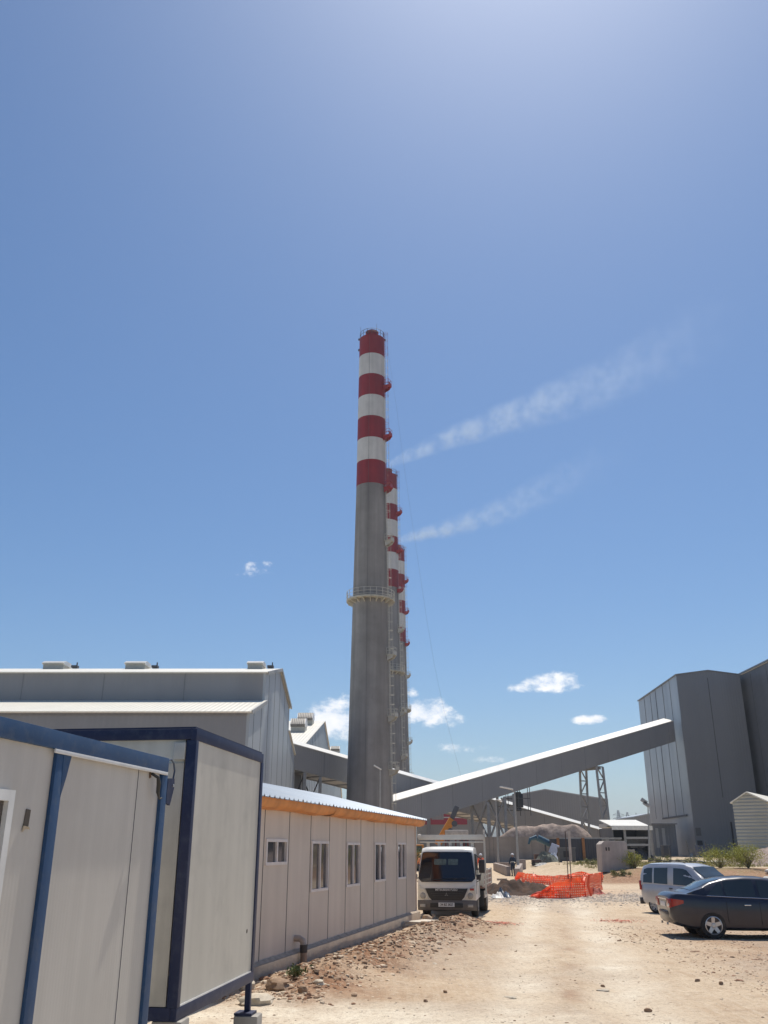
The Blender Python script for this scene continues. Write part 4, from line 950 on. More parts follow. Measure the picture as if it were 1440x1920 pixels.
# light grey corrugated shed at right edge
HY = 100.0
rot_ = R_(33); sd_ = Vector((math.cos(rot_), -math.sin(rot_), 0)); dd_ = Vector((math.sin(rot_), math.cos(rot_), 0))
gA = atY(1373, 1505, HY)
def on_front(px, py):
    d = pix_dir(px, py); k = d.x/d.y; s = (k*gA.y-gA.x)/(sd_.x-k*sd_.y); q = gA+sd_*s; return s, H+(d.z/d.y)*q.y
sB, zB_ = on_front(1400, 1487); sC, zC_ = on_front(1437, 1503); zA_ = gA.z; zC_ = max(zC_, zA_-.1)
HS = thing('corrugated_shed', 'pale grey corrugated shed with cream roof at the right edge', 'shed', (gA.x, gA.y, .8), 0)
SW = pm('shed_corrugated', (.40,.405,.375), .5, 0, .08, .6, ribs=('Z', .34), ribdepth=1.0, dirt=((.30,.29,.26), .5, .35))
def fw(s, dep, z): return Vector((gA.x, gA.y, 0)) + sd_*s + dd_*dep + Vector((0,0,z))
MB().prism([fw(0,0,.7), fw(0,0,zA_), fw(sB,0,zB_), fw(sC,0,zC_), fw(sC,0,.7)], dd_*.15).build('front_wall', SW, HS, world=True)
m = MB(); k = .95
while k < zA_: m.prism([fw(.03,-.02,k-.02), fw(sC-.03,-.02,k-.02), fw(sC-.03,-.02,k+.02), fw(.03,-.02,k+.02)], dd_*.019); k += .34
m.build('sheet_rib', pm('shed_rib', (.34,.345,.325), .5), HS, world=True)
for s_ in (0, sC-.15): MB().prism([fw(s_,.15,.7), fw(s_+.15,.15,.7), fw(s_+.15,.15,zA_), fw(s_,.15,zA_)], dd_*11.5).build('side_wall', SW, HS, world=True)
for (sa_, za_), (sb_, zb_) in (((-.2, zA_-.12), (sB, zB_)), ((sB, zB_), (sC+.2, zC_-.12))):
    MB().prism([fw(sa_,-.2,za_+.02), fw(sb_,-.2,zb_+.02), fw(sb_,-.2,zb_+.16), fw(sa_,-.2,za_+.16)], dd_*12.2).build('roof', ROOF, HS, world=True)
# pale pavement strip in front of tower
q0, q1 = atY(1245,1614,98), atY(1368,1614,98)
o = MB().prism([(q0.x,94,.804),(q1.x,94,.804),(q1.x+2,104,.804),(q0.x+1,104,.804)], (0,0,.12)).build('pavement', pm('pale_paving',(.62,.58,.50),.9,var=.08)); tag(o, kind='structure')
# ================================================================== lamps, posts, pylons, cable
def street_lamp(px0, pyb, pyt, Y, arm, label):
    b = atY(px0, pyb, Y); b.z = hgt(b.x, Y); t = atY(px0, pyt, Y); r = thing('street_lamp', label, 'street lamp', b, 0, 'lamp posts along the conveyor yard')
    MB().tube([b, Vector((b.x, b.y, t.z))], [.13,.07], 10).build('pole', pm('lamp_pole', (.36,.36,.35), .5, .2), r, world=True)
    MB().lathe((b.x,b.y,b.z), [(.24,0),(.24,.08),(.16,.12),(.14,.5)], 12).build('base', CONC, r, world=True)
    if arm:
        a0, a1 = atY(arm[0], arm[1], Y), atY(arm[2], arm[3], Y)
        MB().beam(a0, a1, .34, .12).build('lamp_head', pm('lamp_head', (.72,.72,.70), .35), r, world=True, bevel=.03)
        c = a0.lerp(a1, .75 if arm[2] > px0 else .85); MB().tube([Vector((b.x,b.y,t.z-.1)), c], .05, 6).build('bracket', STEEL, r, world=True)
    return r
street_lamp(972, 1632, 1484, 88, (937,1475,962,1480), 'tall street lamp right of the worker in dark clothes with a flat white head')
street_lamp(934.5, 1616, 1500, 104, (931,1499,941,1502), 'slim lamp post left of the worker in dark clothes')
street_lamp(712.5, 1620, 1443, 90, (701,1435,715,1443), 'lamp post standing in front of the base of the tallest chimney')
q = atY(1217, 1605, 104); fl = thing('floodlight_mast', 'thin mast with twin floodlights left of the tall tower', 'floodlight mast', (q.x, 104, .8))
tp = atY(1215,1511,104); MB().tube([(q.x,104,.8), tp], [.12,.06], 8).build('pole', STEEL, fl, world=True)
for (x, y) in ((1207.5,1502),(1212,1508)):
    p = atY(x,y,104); MB().box(p, (.75,.2,.4), M=Matrix.Rotation(R_(35),3,'Y')).build('floodlight', pm('flood_grey',(.30,.31,.32),.4), fl, world=True, bevel=.03)
def pylon(px, pyt, Y, h, label, wide):
    b = atY(px, 1590, Y); r = thing('pylon', label, 'pylon', (b.x, Y, 40), 0, 'power line towers on the far hill'); m = MB(); z1 = atY(px,pyt,Y).z-40; z0 = z1-h
    w0, w1 = h*.13, h*.02
    for sx in (-1,1):
        for sy in (-1,1): m.beam((sx*w0,sy*w0,z0), (sx*w1,sy*w1,z1), .55)
    for k in range(7):
        f, g = k/7, (k+1)/7; wa, wb = w0+(w1-w0)*f, w0+(w1-w0)*g; za, zb_ = z0+h*f, z0+h*g
        m.beam((-wa,-wa,za),(wb,-wb,zb_),.35); m.beam((wa,-wa,za),(-wb,-wb,zb_),.35)
    m.build('mast', DSTEEL, r)
    for f in ((.62,.72,.84) if not wide else (.8,)): 
        c = MB(); L2 = h*(.2 if not wide else .45); c.beam((-L2,0,z0+h*f),(L2,0,z0+h*f),.6).beam((-L2,0,z0+h*f),(0,0,z0+h*(f+.09)),.35).beam((L2,0,z0+h*f),(0,0,z0+h*(f+.09)),.35); c.build('cross_arm', DSTEEL, r)
    if wide:
        c = MB(); c.beam((-h*.35,0,z0),(-h*.35,0,z0+h*.98),.8).beam((h*.35,0,z0),(h*.35,0,z0+h*.98),.8); c.build('mast', DSTEEL, r)
pylon(1165, 1519, 1500, 46, 'slim power pylon on the far hill, left of its wide neighbour', False)
pylon(1182, 1523, 1500, 40, 'wide portal power pylon on the far hill', True)
# thin cable hanging from the chimney top
P0 = atY(727, 690, 124); P3 = atY(865, 1462, 132); pts = []
for (x, y, Yy) in ((727,655,124),(743,760,124.3),(757,870,124.8),(770,960,125.2),(785,1060,125.9),(800,1160,126.6),(815,1250,127.3),(832,1330,128),(850,1400,128.8),(866,1462,129.6)): pts.append(atY(x,y,Yy))
o = MB().tube(pts, .009, 5); o = o.build('hanging_cable', pm('cable_grey',(.16,.19,.26),.6), loc=tuple(pts[-1]), world=True); tag(o, 'thin cable hanging from the tallest chimney down to the conveyor gallery', 'cable')
# ================================================================== orange net barrier
def net():
    def ribbon(st, name, seed, parent):
        rows = []; 
        base = []
        for bx, by, ty in st:
            b = atZ(bx, by, 0); Y = b.y; top = atY(bx, ty, Y); base.append((b.x, Y, hgt(b.x, Y), top.z))
        N_ = len(st)-1; per = 12
        for i in range(N_*per+1):
            t = i/per; k = min(N_-1, int(t)); f = t-k; A, B = base[k], base[k+1]; x, y, z0, z1 = [A[j]+(B[j]-A[j])*f for j in range(4)]
            r = []
            for j in range(9):
                g = j/8; wv = .22*fbm(x*1.6+seed, g*2.5, seed)+.16*fbm(x*4, g*5, seed)
                zz = z0-.02+(z1-z0)*g; zz += (.05*fbm(x*2.3, 7+seed)+.03*math.sin(x*3)) if j == 8 else 0
                r.append((x+wv*.6, y+wv*1.6+.12*math.sin(g*3)*(1 if seed else -1), max(zz, z0-.02)))
            rows.append(r)
        m = MB().grid(rows); return m.build(name, NETM, parent, world=True, recalc=False)
    NETM = pm('orange_net', (.95,.12,.03), .5, 0, .15, 3); t = NETM.node_tree; n = t.nodes; l = t.links; b = n['Principled BSDF']
    g = n.new('ShaderNodeTexCoord'); sx = n.new('ShaderNodeSeparateXYZ'); l.new(g.outputs['Object'], sx.inputs[0])
    def line(src, per, wdt):
        q = n.new('ShaderNodeMath'); q.operation = 'PINGPONG'; l.new(src, q.inputs[0]); q.inputs[1].default_value = per/2
        w = n.new('ShaderNodeMath'); w.operation = 'LESS_THAN'; l.new(q.outputs[0], w.inputs[0]); w.inputs[1].default_value = wdt; return w.outputs[0]
    mxx = n.new('ShaderNodeMath'); mxx.operation = 'MAXIMUM'; l.new(line(sx.outputs[0], .12, .040), mxx.inputs[0]); l.new(line(sx.outputs[2], .11, .038), mxx.inputs[1])
    b.inputs['Alpha'].default_value = 1
    tl = n.new('ShaderNodeBsdfTranslucent'); tl.inputs[0].default_value = (.85,.13,.05,1); ms = n.new('ShaderNodeMixShader'); ms.inputs[0].default_value = .3
    l.new(b.outputs[0], ms.inputs[1]); l.new(tl.outputs[0], ms.inputs[2]); tp = n.new('ShaderNodeBsdfTransparent'); m2 = n.new('ShaderNodeMixShader')
    l.new(mxx.outputs[0], m2.inputs[0]); l.new(tp.outputs[0], m2.inputs[1]); l.new(ms.outputs[0], m2.inputs[2]); l.new(m2.outputs[0], n['Material Output'].inputs['Surface'])
    o = thing('safety_net', 'sagging orange plastic safety net around the dug pit', 'safety barrier', (atZ(1060,1683).x, 46, 0))
    ribbon([(966,1653,1645),(974,1654,1634),(1000,1657,1637),(1035,1659,1643),(1065,1657,1638),(1090,1656,1634),(1112,1656,1637),(1131,1656,1634)], 'net', 0, o)
    ribbon([(996,1681,1678),(1012,1684,1674),(1022,1684,1664),(1032,1684,1656),(1050,1684,1652),(1075,1683,1648),(1100,1682,1642),(1110,1678,1640),(1130,1668,1636)], 'net', 3.3, o)
    # top tape, thicker folded strips
    for st in ([(996,1681,1679),(1006,1681,1675),(1020,1683,1672)],[(1104,1682,1640),(1102,1682,1660),(1108,1682,1680)]):
        pts = [atY(x, ty, atZ(x, by).y)-Vector((0,.08,0)) for x, by, ty in st]; MB().tube(pts, [.05,.07,.05], 6).build('folded_strip', pm('orange_tape',(.80,.10,.03),.5), o, world=True)
    for px, by, ty in ((1069,1683,1648),(1000,1657,1637),(1128,1668,1634)):
        b = atZ(px, by); t_ = atY(px, ty-2, b.y); MB().tube([b-Vector((0,0,.1)), t_], .012, 5).build('stake', DSTEEL, o, world=True)
net()
q = atZ(1069.5, 1665); rbp = thing('marker_post', 'thin pair of rebar rods with a pale board tied on, rising from the orange net', 'marker post', (q.x, q.y, 0))
zt_ = atY(0,1558,q.y).z
for s in (-.09,.09): MB().tube([(q.x+s,q.y,-.1),(q.x+s*.9,q.y,zt_)], .028, 6).build('rod', pm('rebar',(.07,.05,.045),.7), rbp, world=True)
MB().box((q.x+.13,q.y-.04,(zt_+atY(0,1614,q.y).z)/2), (.16,.03,zt_-atY(0,1614,q.y).z)).build('board', pm('old_board',(.42,.38,.34),.8,var=.2,streak=5), rbp, world=True)
pc = atZ(962,1681); heap('soil_mound', 'dark brown mound of dug soil beside the truck and the orange net', 'soil mound', atY(972,1668,50.5).x, 50.5, 2.5, 4.4, .74, SOIL, 5, .55, 0.0, 60, peaks=[(-.35,-.15,.65,.8),(.1,.1,.75,.8),(.45,.0,.5,.5),(-.65,.2,.35,.5)])
# plastic sheet scraps at foot of mound
def scrap(name, px, py, w, d, h, mat, label, cat, seed, grp=None, rz=0):
    q = atZ(px, py); rows = []
    for j in range(9):
        r = []
        for i in range(11):
            u, v = i/10-.5, j/8-.5; e = max(0, 1-(2*u)**2)*max(0, 1-(2*v)**2); r.append((u*w, v*d, h*e*(.7+.8*fbm(u*4+seed, v*4))+.01))
        rows.append(r)
    o = MB().grid(rows, smooth=False).build(name, mat, recalc=False); o.location = (q.x, q.y, hgt(q.x,q.y)); o.rotation_euler.z = rz; tag(o, label, cat, grp); return o
scrap('plastic_sheet', 943, 1682, .7, 1.4, .45, pm('sheet_dark',(.05,.06,.08),.3), 'crumpled dark plastic sheet at the foot of the soil mound', 'plastic sheet', 1)
scrap('plastic_sheet', 933, 1683, .55, 1.2, .3, pm('sheet_white',(.55,.52,.48),.5), 'small crumpled white plastic sheet beside the truck bed', 'plastic sheet', 2)
o = heap('rag_heap', 'small heap of reddish rags right of the orange net', 'rag heap', atZ(1118,1676).x, atZ(1118,1676).y, .55, .8, .42, pm('red_rags',(.30,.08,.06),.8,var=.5,scale=6), 4, .5, .0, 20)
# ================================================================== vehicles
TYRE = pm('tyre_rubber', (.030,.028,.027), .85, 0, .3, 8, dirt=((.25,.19,.13), 5, .35))
ALLOY = pm('alloy', (.55,.55,.56), .32, .7, .05, 4)
UNDER = pm('underbody', (.03,.03,.03), .8, 0, .2, 6, dirt=((.22,.17,.12), 3, .5))
PLAST = pm('black_plastic', (.03,.03,.033), .5, 0, .15, 6)
CHROME = pm('chrome', (.7,.7,.72), .15, .9, .02, 4)
LAMPR = pm('lamp_red', (.33,.012,.012), .2, 0, .05, 4, coat=.6); LAMPW = pm('lamp_clear', (.62,.62,.62), .15, 0, .05, 4, coat=.6); LAMPO = pm('lamp_orange', (.6,.2,.04), .25, 0, .05, 4)
CARGL = glass('car_glass', (.030,.040,.042), .04)
def lerp_t(tb, x):
    if x <= tb[0][0]: return tb[0][1:]
    for a, b in zip(tb, tb[1:]):
        if x <= b[0]:
            f = (x-a[0])/(b[0]-a[0]); f = f*f*(3-2*f)*.35+f*.65
            return tuple(p+(q-p)*f for p, q in zip(a[1:], b[1:]))
    return tb[-1][1:]
def bool_cut(ob, cutters):
    for c in cutters:
        md = ob.modifiers.new('b', 'BOOLEAN'); md.operation = 'DIFFERENCE'; md.object = c; md.solver = 'EXACT'
    dg = bpy.context.evaluated_depsgraph_get(); me = bpy.data.meshes.new_from_object(ob.evaluated_get(dg))
    ob.modifiers.clear(); old = ob.data; ob.data = me
    for c in cutters: bpy.data.objects.remove(c)
    try: me.set_sharp_from_angle(angle=R_(38))
    except Exception: pass
def cyl_obj(x, y, z, r, w):
    m = MB().lathe((x, y, z), [(0,-w/2),(r,-w/2),(r,w/2),(0,w/2)], 36, axis='Y'); o = m.build('cut', UNDER, None, weld=True); return o
def loft_body(stn, x0, x1, n, ring, name, mat, parent):
    rows = []
    for i in range(n+1):
        x = x0+(x1-x0)*i/n; half = ring(x, lerp_t(stn, x)); rows.append([(x, y, z) for y, z in half] + [(x, -y, z) for y, z in half[::-1] if y > 1e-5])
    m = MB().grid(rows, close=True)
    for r, fl in ((rows[0], 1), (rows[-1], 0)): m.add(r, [tuple(range(len(r)))[::-1] if fl else tuple(range(len(r)))])
    return m.build(name, mat, parent, weld=True)
def wheel(parent, x, y, r, w, rimr, spokes, face, name='wheel', rm=None):
    """face = +1 or -1: the side on which the rim shows"""
    root = bpy.data.objects.new(name, None); COL.objects.link(root); root.parent = parent; root.location = (x, y, r); root.empty_display_size = .1
    m = MB().lathe((0,0,0), [(rimr,-w/2),(r*.93,-w/2),(r*.985,-w*.42),(r,-w*.3),(r,w*.3),(r*.985,w*.42),(r*.93,w/2),(rimr,w/2),(rimr,-w/2)], 40, axis='Y'); m.build('tyre', TYRE, root)
    m = MB(); f = face; yo = f*w/2
    m.lathe((0,0,0), [(rimr+.008,yo),(rimr-.012,yo+f*.006),(rimr-.02,yo-f*.03),(rimr-.03,yo-f*.09)], 40, axis='Y')
    for k in range(spokes):
        a = 2*math.pi*k/spokes+R_(90); c, s = math.cos(a), math.sin(a); t = Vector((-s,0,c)); d = Vector((c,0,s))
        for q0, q1, w0, w1 in ((.04, rimr-.015, .034*5/spokes+.012, .030*5/spokes+.012),):
            m.prism([d*q0+t*w0*1.1+Vector((0,yo-f*.02,0)), d*q1+t*w1+Vector((0,yo-f*.008,0)), d*q1-t*w1+Vector((0,yo-f*.008,0)), d*q0-t*w0*1.1+Vector((0,yo-f*.02,0))], Vector((0,-f*.03,0)))
    m.lathe((0,0,0), [(0,yo+f*.0),(.05,yo-f*.003),(.065,yo-f*.02),(.065,yo-f*.06)], 20, axis='Y')
    m.build('rim', rm or ALLOY, root)
    MB().lathe((0,0,0), [(0,yo-f*.085),(rimr-.02,yo-f*.085)], 30, axis='Y').build('brake_disc', UNDER, root)
    return root
def strip_patch(xs_, zb_, zt_, yf, off, sgn, mat, name, parent, rows_=4):
    R = []
    for x in xs_:
        b, t = zb_(x), zt_(x); R.append([(x, sgn*(yf(x, b+(t-b)*k/rows_)+off), b+(t-b)*k/rows_) for k in range(rows_+1)])
    return MB().grid(R).build(name, mat, parent, recalc=False)
# ---------------------------------------------------------------- dark saloon
def sedan(loc, rz):
    r = thing('saloon_car', 'dark navy saloon car, its tail to the left, cut by the right edge', 'car', loc, rz)
    P = pm('navy_car_paint', (.020,.022,.038), .34, .2, .06, 3, coat=.6, dirt=((.10,.085,.07), 1.2, .12))
    B = [(0,.52,.96,.70),(.05,.40,1.04,.78),(.18,.30,1.075,.835),(.55,.22,1.06,.885),(1.1,.20,1.02,.905),(1.9,.19,.985,.91),(2.7,.19,.955,.91),(3.3,.19,.935,.905),(3.75,.19,.90,.89),(4.25,.20,.80,.85),(4.6,.26,.70,.76),(4.76,.38,.60,.62)]
    def ring(x, s):
        zb, zs, w = s; zm = zb+(zs-zb)*.48
        return [(0,zb),(w*.80,zb),(w*.95,zb+.07),(w*.985,zb+.2 if zs-zb>.5 else zb+.1),(w,zm),(w*.995,zs-.15),(w*.975,zs-.06),(w*.93,zs-.005),(w*.80,zs+.015),(w*.4,zs+.03),(0,zs+.033)]
    body = loft_body(B, 0, 4.76, 60, ring, 'body', P, r)
    WX, WR = (1.03, 3.78), .325
    bool_cut(body, [cyl_obj(x, s*.88, WR+.02, WR+.075, .5) for x in WX for s in (-1,1)])
    Gt = [(.42,1.08,.60),(.75,1.20,.60),(1.15,1.37,.60),(1.55,1.455,.60),(2.0,1.485,.60),(2.5,1.47,.60),(2.95,1.395,.595),(3.35,1.22,.60),(3.80,.96,.62)]
    Wb = lambda x: .83 if x > .8 else .70+.13*max(0,(x-.42)/.38)
    zbel = lambda x: lerp_t(B, x)[1]-.02
    def gr(x, s):
        zr, wr = s; zb = zbel(x); zr = max(zr, zb+.03); we = Wb(x); k = min(1, (zr-zb)/.44); wr = we-(we-wr)*k
        return [(0,zb-.04),(we,zb-.04),(we,zb+.01),(we+(wr-we)*.5, zb+(zr-.05-zb)*.52),(wr+.02,zr-.055*k-.01),(wr-.03,zr-.02),(wr*.6,zr+.005),(0,zr+.02)]
    cab = loft_body(Gt, .42, 3.80, 44, gr, 'roof', P, r)
    def yf(x, z):
        zr, wr = lerp_t(Gt, x); zb = zbel(x); zr = max(zr, zb+.03); we = Wb(x); k = min(1, (zr-zb)/.44); wr = we-(we-wr)*k; f = (z-zb)/max(.02, zr-.05*k-zb)
        return we+(wr+.01-we)*min(1, max(0, f))
    top = lambda x: lerp_t(Gt, x)[0]-.075
    def win(x0, x1, tl, tr, nm, s):
        n = 8; xs_ = [x0+(x1-x0)*i/n for i in range(n+1)]
        bot = lambda x: zbel(x)+.035
        tp = lambda x: max(bot(x)+.004, min(top(x), bot(x)+.02+(x-x0)*tl if tl else 9, bot(x)+.02+(x1-x)*tr if tr else 9))
        strip_patch(xs_, bot, tp, yf, .012, s, CARGL, nm, r)
    for s in (-1, 1):
        win(.98, 1.40, .85, 0, 'rear_quarter_glass', s); win(1.45, 2.22, 0, 0, 'rear_door_window', s); win(2.32, 3.45, 0, .72, 'front_door_window', s)
        # belt trim
        m = MB(); m.tube([(x, s*(Wb(x)+.018), zbel(x)+.022) for x in [.95+.13*i for i in range(20)]], .010, 5); m.build('belt_trim', CHROME, r)
        for x in (1.95, 2.95): MB().box((x, s*.925, .81), (.17,.03,.026)).build('door_handle', CHROME, r, bevel=.006)
        m = MB()
        for x0, z1 in ((1.42, .28),(2.27, .22),(3.22, .22)): m.tube([(x0+(.10 if x0<2 else 0)*max(0,(.5-z)), s*(.905+ .004*math.sin(z*3)), z) for z in (z1+.12, .5, .7, .88)], .006, 4)
        m.build('door_gap', DK, r)
        # tail lamp wrapping the corner
        tl = MB(); R = []
        for x in [.035+.033*i for i in range(10)]:
            w = lerp_t(B, x)[2]; f = (x-.035)/.30; z0_ = .755+.09*f; z1_ = .955-.035*f; R.append([(x, s*(w*1.0+.010), z0_+(z1_-z0_)*k/4) for k in range(5)])
        tl.grid(R); tl.build('tail_lamp', LAMPR, r, recalc=False)
        rows_ = [[(-.012-.0*k, s*(.40+.33*i/4), .72+.24*k/3) for k in range(4)] for i in range(5)]
        MB().box((.03, s*.60, .84), (.10,.28,.22)).build('tail_lamp', LAMPR, r, bevel=.02)
        MB().box((.022, s*.66, .80), (.10,.14,.07)).build('reversing_lamp', LAMPW, r, bevel=.01)
        wheel(r, WX[0], s*.80, WR, .215, .212, 5, s); wheel(r, WX[1], s*.80, WR, .215, .212, 5, s)
        MB().box((3.28, s*1.0, 1.02), (.13,.17,.12)).build('wing_mirror', P, r, bevel=.03)
        for wx in WX: MB().lathe((wx, s*.62, WR+.02), [(0,-.02),(WR+.06,-.02),(WR+.06,.25*1)], 30, axis='Y').build('arch_liner', UNDER, r)
        MB().tube([(.02,s*.30,.33),(-.03,s*.30,.33)], .03, 10).build('exhaust', CHROME, r)
    # rear window, windscreen
    for x0, x1, nm in ((.60,1.38,'rear_window'),(2.82,3.68,'windscreen')):
        R = []
        for i in range(9):
            x = x0+(x1-x0)*i/8; zr, wr = lerp_t(Gt, x); zr = max(zr, zbel(x)+.03); hw = wr*.92 + (.08 if nm == 'windscreen' and i > 4 else 0)*(i-4)/4; row = []
            for k in range(9):
                y = -hw+2*hw*k/8; q = abs(y)/wr; row.append((x, y, zr+.030-.020*q-(.012 if q > .6 else 0)*(q-.6)/.3))
            R.append(row)
        MB().grid(R).build(nm, CARGL, r, recalc=False)
    # bumper, lip spoiler, plate
    m = MB(); R = []
    for z, o in ((.36,.0),(.42,-.05),(.58,-.075),(.64,-.06),(.66,.0)): R.append([(.02+o+ (abs(y)/.78)**3*.16, y, z) for y in [-.80+1.6*k/14 for k in range(15)]])
    m.grid(R); m.build('rear_bumper', P, r)
    m = MB(); R = []
    for o, z in ((.25,1.085),(.12,1.115),(.0,1.145),(-.03,1.135),(.02,1.09)): R.append([(.03+o+(abs(y)/.7)**2*.06, y, z) for y in [-.68+1.36*k/12 for k in range(13)]])
    pass
    MB().box((-.005,0,.80), (.02,.52,.115)).build('number_plate', pm('plate_white',(.7,.7,.7),.4), r, bevel=.004)
    MB().box((0,0,.93), (.04,.9,.03)).build('boot_chrome', CHROME, r)
    MB().box((2.4,0,.27), (3.3,1.4,.12)).build('underbody', UNDER, r)
    return r
q = atZ(1332, 1757); 
sx0 = atZ(1237, 1757, 0).x
q_ = Vector((7.55, 26.15, .0))
sedan(q_, R_(-3.0))
# ---------------------------------------------------------------- silver van-like car
def mpv(loc, rz):
    r = thing('family_van', 'small silver family van parked behind the dark saloon car', 'car', loc, rz)
    P = pm('silver_car_paint', (.50,.50,.51), .32, .35, .05, 3, coat=.6, dirt=((.3,.27,.22), 1.2, .2))
    B = [(0,.42,1.02,.76),(.06,.32,1.05,.82),(.3,.26,1.05,.855),(1.2,.24,1.02,.865),(2.4,.23,.98,.865),(3.0,.23,.97,.86),(3.5,.24,.90,.84),(3.9,.28,.76,.76),(4.08,.4,.62,.64)]
    def ring(x, s):
        zb, zs, w = s; return [(0,zb),(w*.85,zb),(w*.98,zb+.08),(w,zb+.2),(w,zb+(zs-zb)*.6),(w*.985,zs-.05),(w*.95,zs),(w*.5,zs+.02),(0,zs+.025)]
    body = loft_body(B, 0, 4.08, 40, ring, 'body', P, r)
    WX, WR = (.66, 3.34), .30
    bool_cut(body, [cyl_obj(x, s*.85, WR+.02, WR+.06, .5) for x in WX for s in (-1,1)])
    Gt = [(.03,1.60,.62),(.12,1.72,.66),(.4,1.78,.68),(1.3,1.80,.69),(2.0,1.78,.68),(2.35,1.70,.66),(2.75,1.42,.66),(3.25,1.02,.70)]
    zbel = lambda x: lerp_t(B, x)[1]-.02
    def gr(x, s):
        zr, wr = s; zb = zbel(x); zr = max(zr, zb+.03); k = min(1, (zr-zb)/.7); wr = .82-(.82-wr)*k
        return [(0,zb-.04),(.82,zb-.04),(.825,zb+.02),(.82-(.82-wr)*.35, zb+(zr-zb)*.5),(wr+.015,zr-.10*k),(wr-.03,zr-.035),(wr*.7,zr),(0,zr+.02)]
    loft_body(Gt, .03, 3.25, 40, gr, 'roof', P, r)
    def yf(x, z):
        zr, wr = lerp_t(Gt, x); zb = zbel(x); zr = max(zr, zb+.03); k = min(1, (zr-zb)/.7); wr = .82-(.82-wr)*k; f = (z-zb)/max(.02, zr-.10*k-zb)
        w5 = .82-(.82-wr)*.35
        return (.825+(w5-.825)*f*2) if f < .5 else w5+(wr+.015-w5)*(f-.5)*2
    top = lambda x: lerp_t(Gt, x)[0]-.17
    def win(x0, x1, tr, nm, s):
        n = 8; bot = lambda x: zbel(x)+.05
        def tp(x): return max(bot(x)+.004, min(top(x), bot(x)+.05+(x1-x)*tr if tr else 9))
        strip_patch([x0+(x1-x0)*i/n for i in range(n+1)], bot, tp, yf, .012, s, CARGL, nm, r)
    for s in (-1,1):
        win(.18,.62,0,'rear_side_window',s); win(.70,1.35,0,'middle_window',s); win(1.62,2.78,.85,'front_door_window',s)
        m = MB().tube([(.35,s*.60,1.83),(.45,s*.60,1.87),(1.0,s*.60,1.88),(1.25,s*.60,1.85)], .018, 6); m.build('roof_rail', PLAST, r)
        m = MB().tube([(1.35,s*.60,1.85),(1.9,s*.60,1.86),(2.1,s*.60,1.80)], .016, 6); m.build('roof_rail', PLAST, r)
        MB().box((2.72,s*.97,1.10), (.14,.2,.17)).build('wing_mirror', PLAST, r, bevel=.03)
        MB().box((1.5,s*.868,.52), (1.15,.03,.09)).build('side_moulding', PLAST, r, bevel=.01)
        MB().box((1.52,s*.868,.90), (.15,.03,.03)).build('door_handle', PLAST, r, bevel=.005)
        m = MB(); 
        for x0 in (1.48, 2.52): m.tube([(x0, s*.868, z) for z in (.32,.6,.95)], .005, 4)
        m.build('door_gap', DK, r)
        MB().box((.03,s*.79,.98), (.09,.10,.34)).build('tail_lamp', LAMPR, r, bevel=.02)
        MB().box((3.93,s*.60,.72), (.18,.26,.16)).build('headlight', LAMPW, r, bevel=.03)
        for wx in WX: wheel(r, wx, s*.75, WR, .19, .20, 7, s, rm=pm('hubcap',(.42,.43,.44),.4,.4)); MB().lathe((wx, s*.6, WR+.02), [(0,-.02),(WR+.05,-.02),(WR+.05,.2)], 24, axis='Y').build('arch_liner', UNDER, r)
        MB().box((.66,s*.868,.30+.0), (.02,.03,.02)).build('marker', PLAST, r)
    R = []
    for i in range(9):
        x = 2.42+(3.2-2.42)*i/8; zr, wr = lerp_t(Gt, x); zr = max(zr, zbel(x)+.03); hw = wr*.93; R.append([(x, -hw+2*hw*k/8, zr+.032-.02*abs(-1+2*k/8)) for k in range(9)])
    MB().grid(R).build('windscreen', CARGL, r, recalc=False)
    MB().box((.01,0,1.37), (.05,1.15,.42)).build('rear_window', CARGL, r, bevel=.02)
    m = MB().box((.02,0,.42), (.16,1.66,.24)); m.build('rear_bumper', PLAST, r, bevel=.04)
    m = MB().box((4.03,0,.42), (.16,1.45,.22)); m.build('front_bumper', PLAST, r, bevel=.04)
    MB().tube([(1.9,0,1.8),(1.75,0,1.96)], .006, 5).build('aerial', PLAST, r)
    MB().box((2,0,.28), (3.2,1.3,.1)).build('underbody', UNDER, r)
    return r
rz = R_(90-146); rear = Vector((10.12, 36.0, 0))
van_ = mpv(rear, rz); van_.scale = (.95, .95, .94)
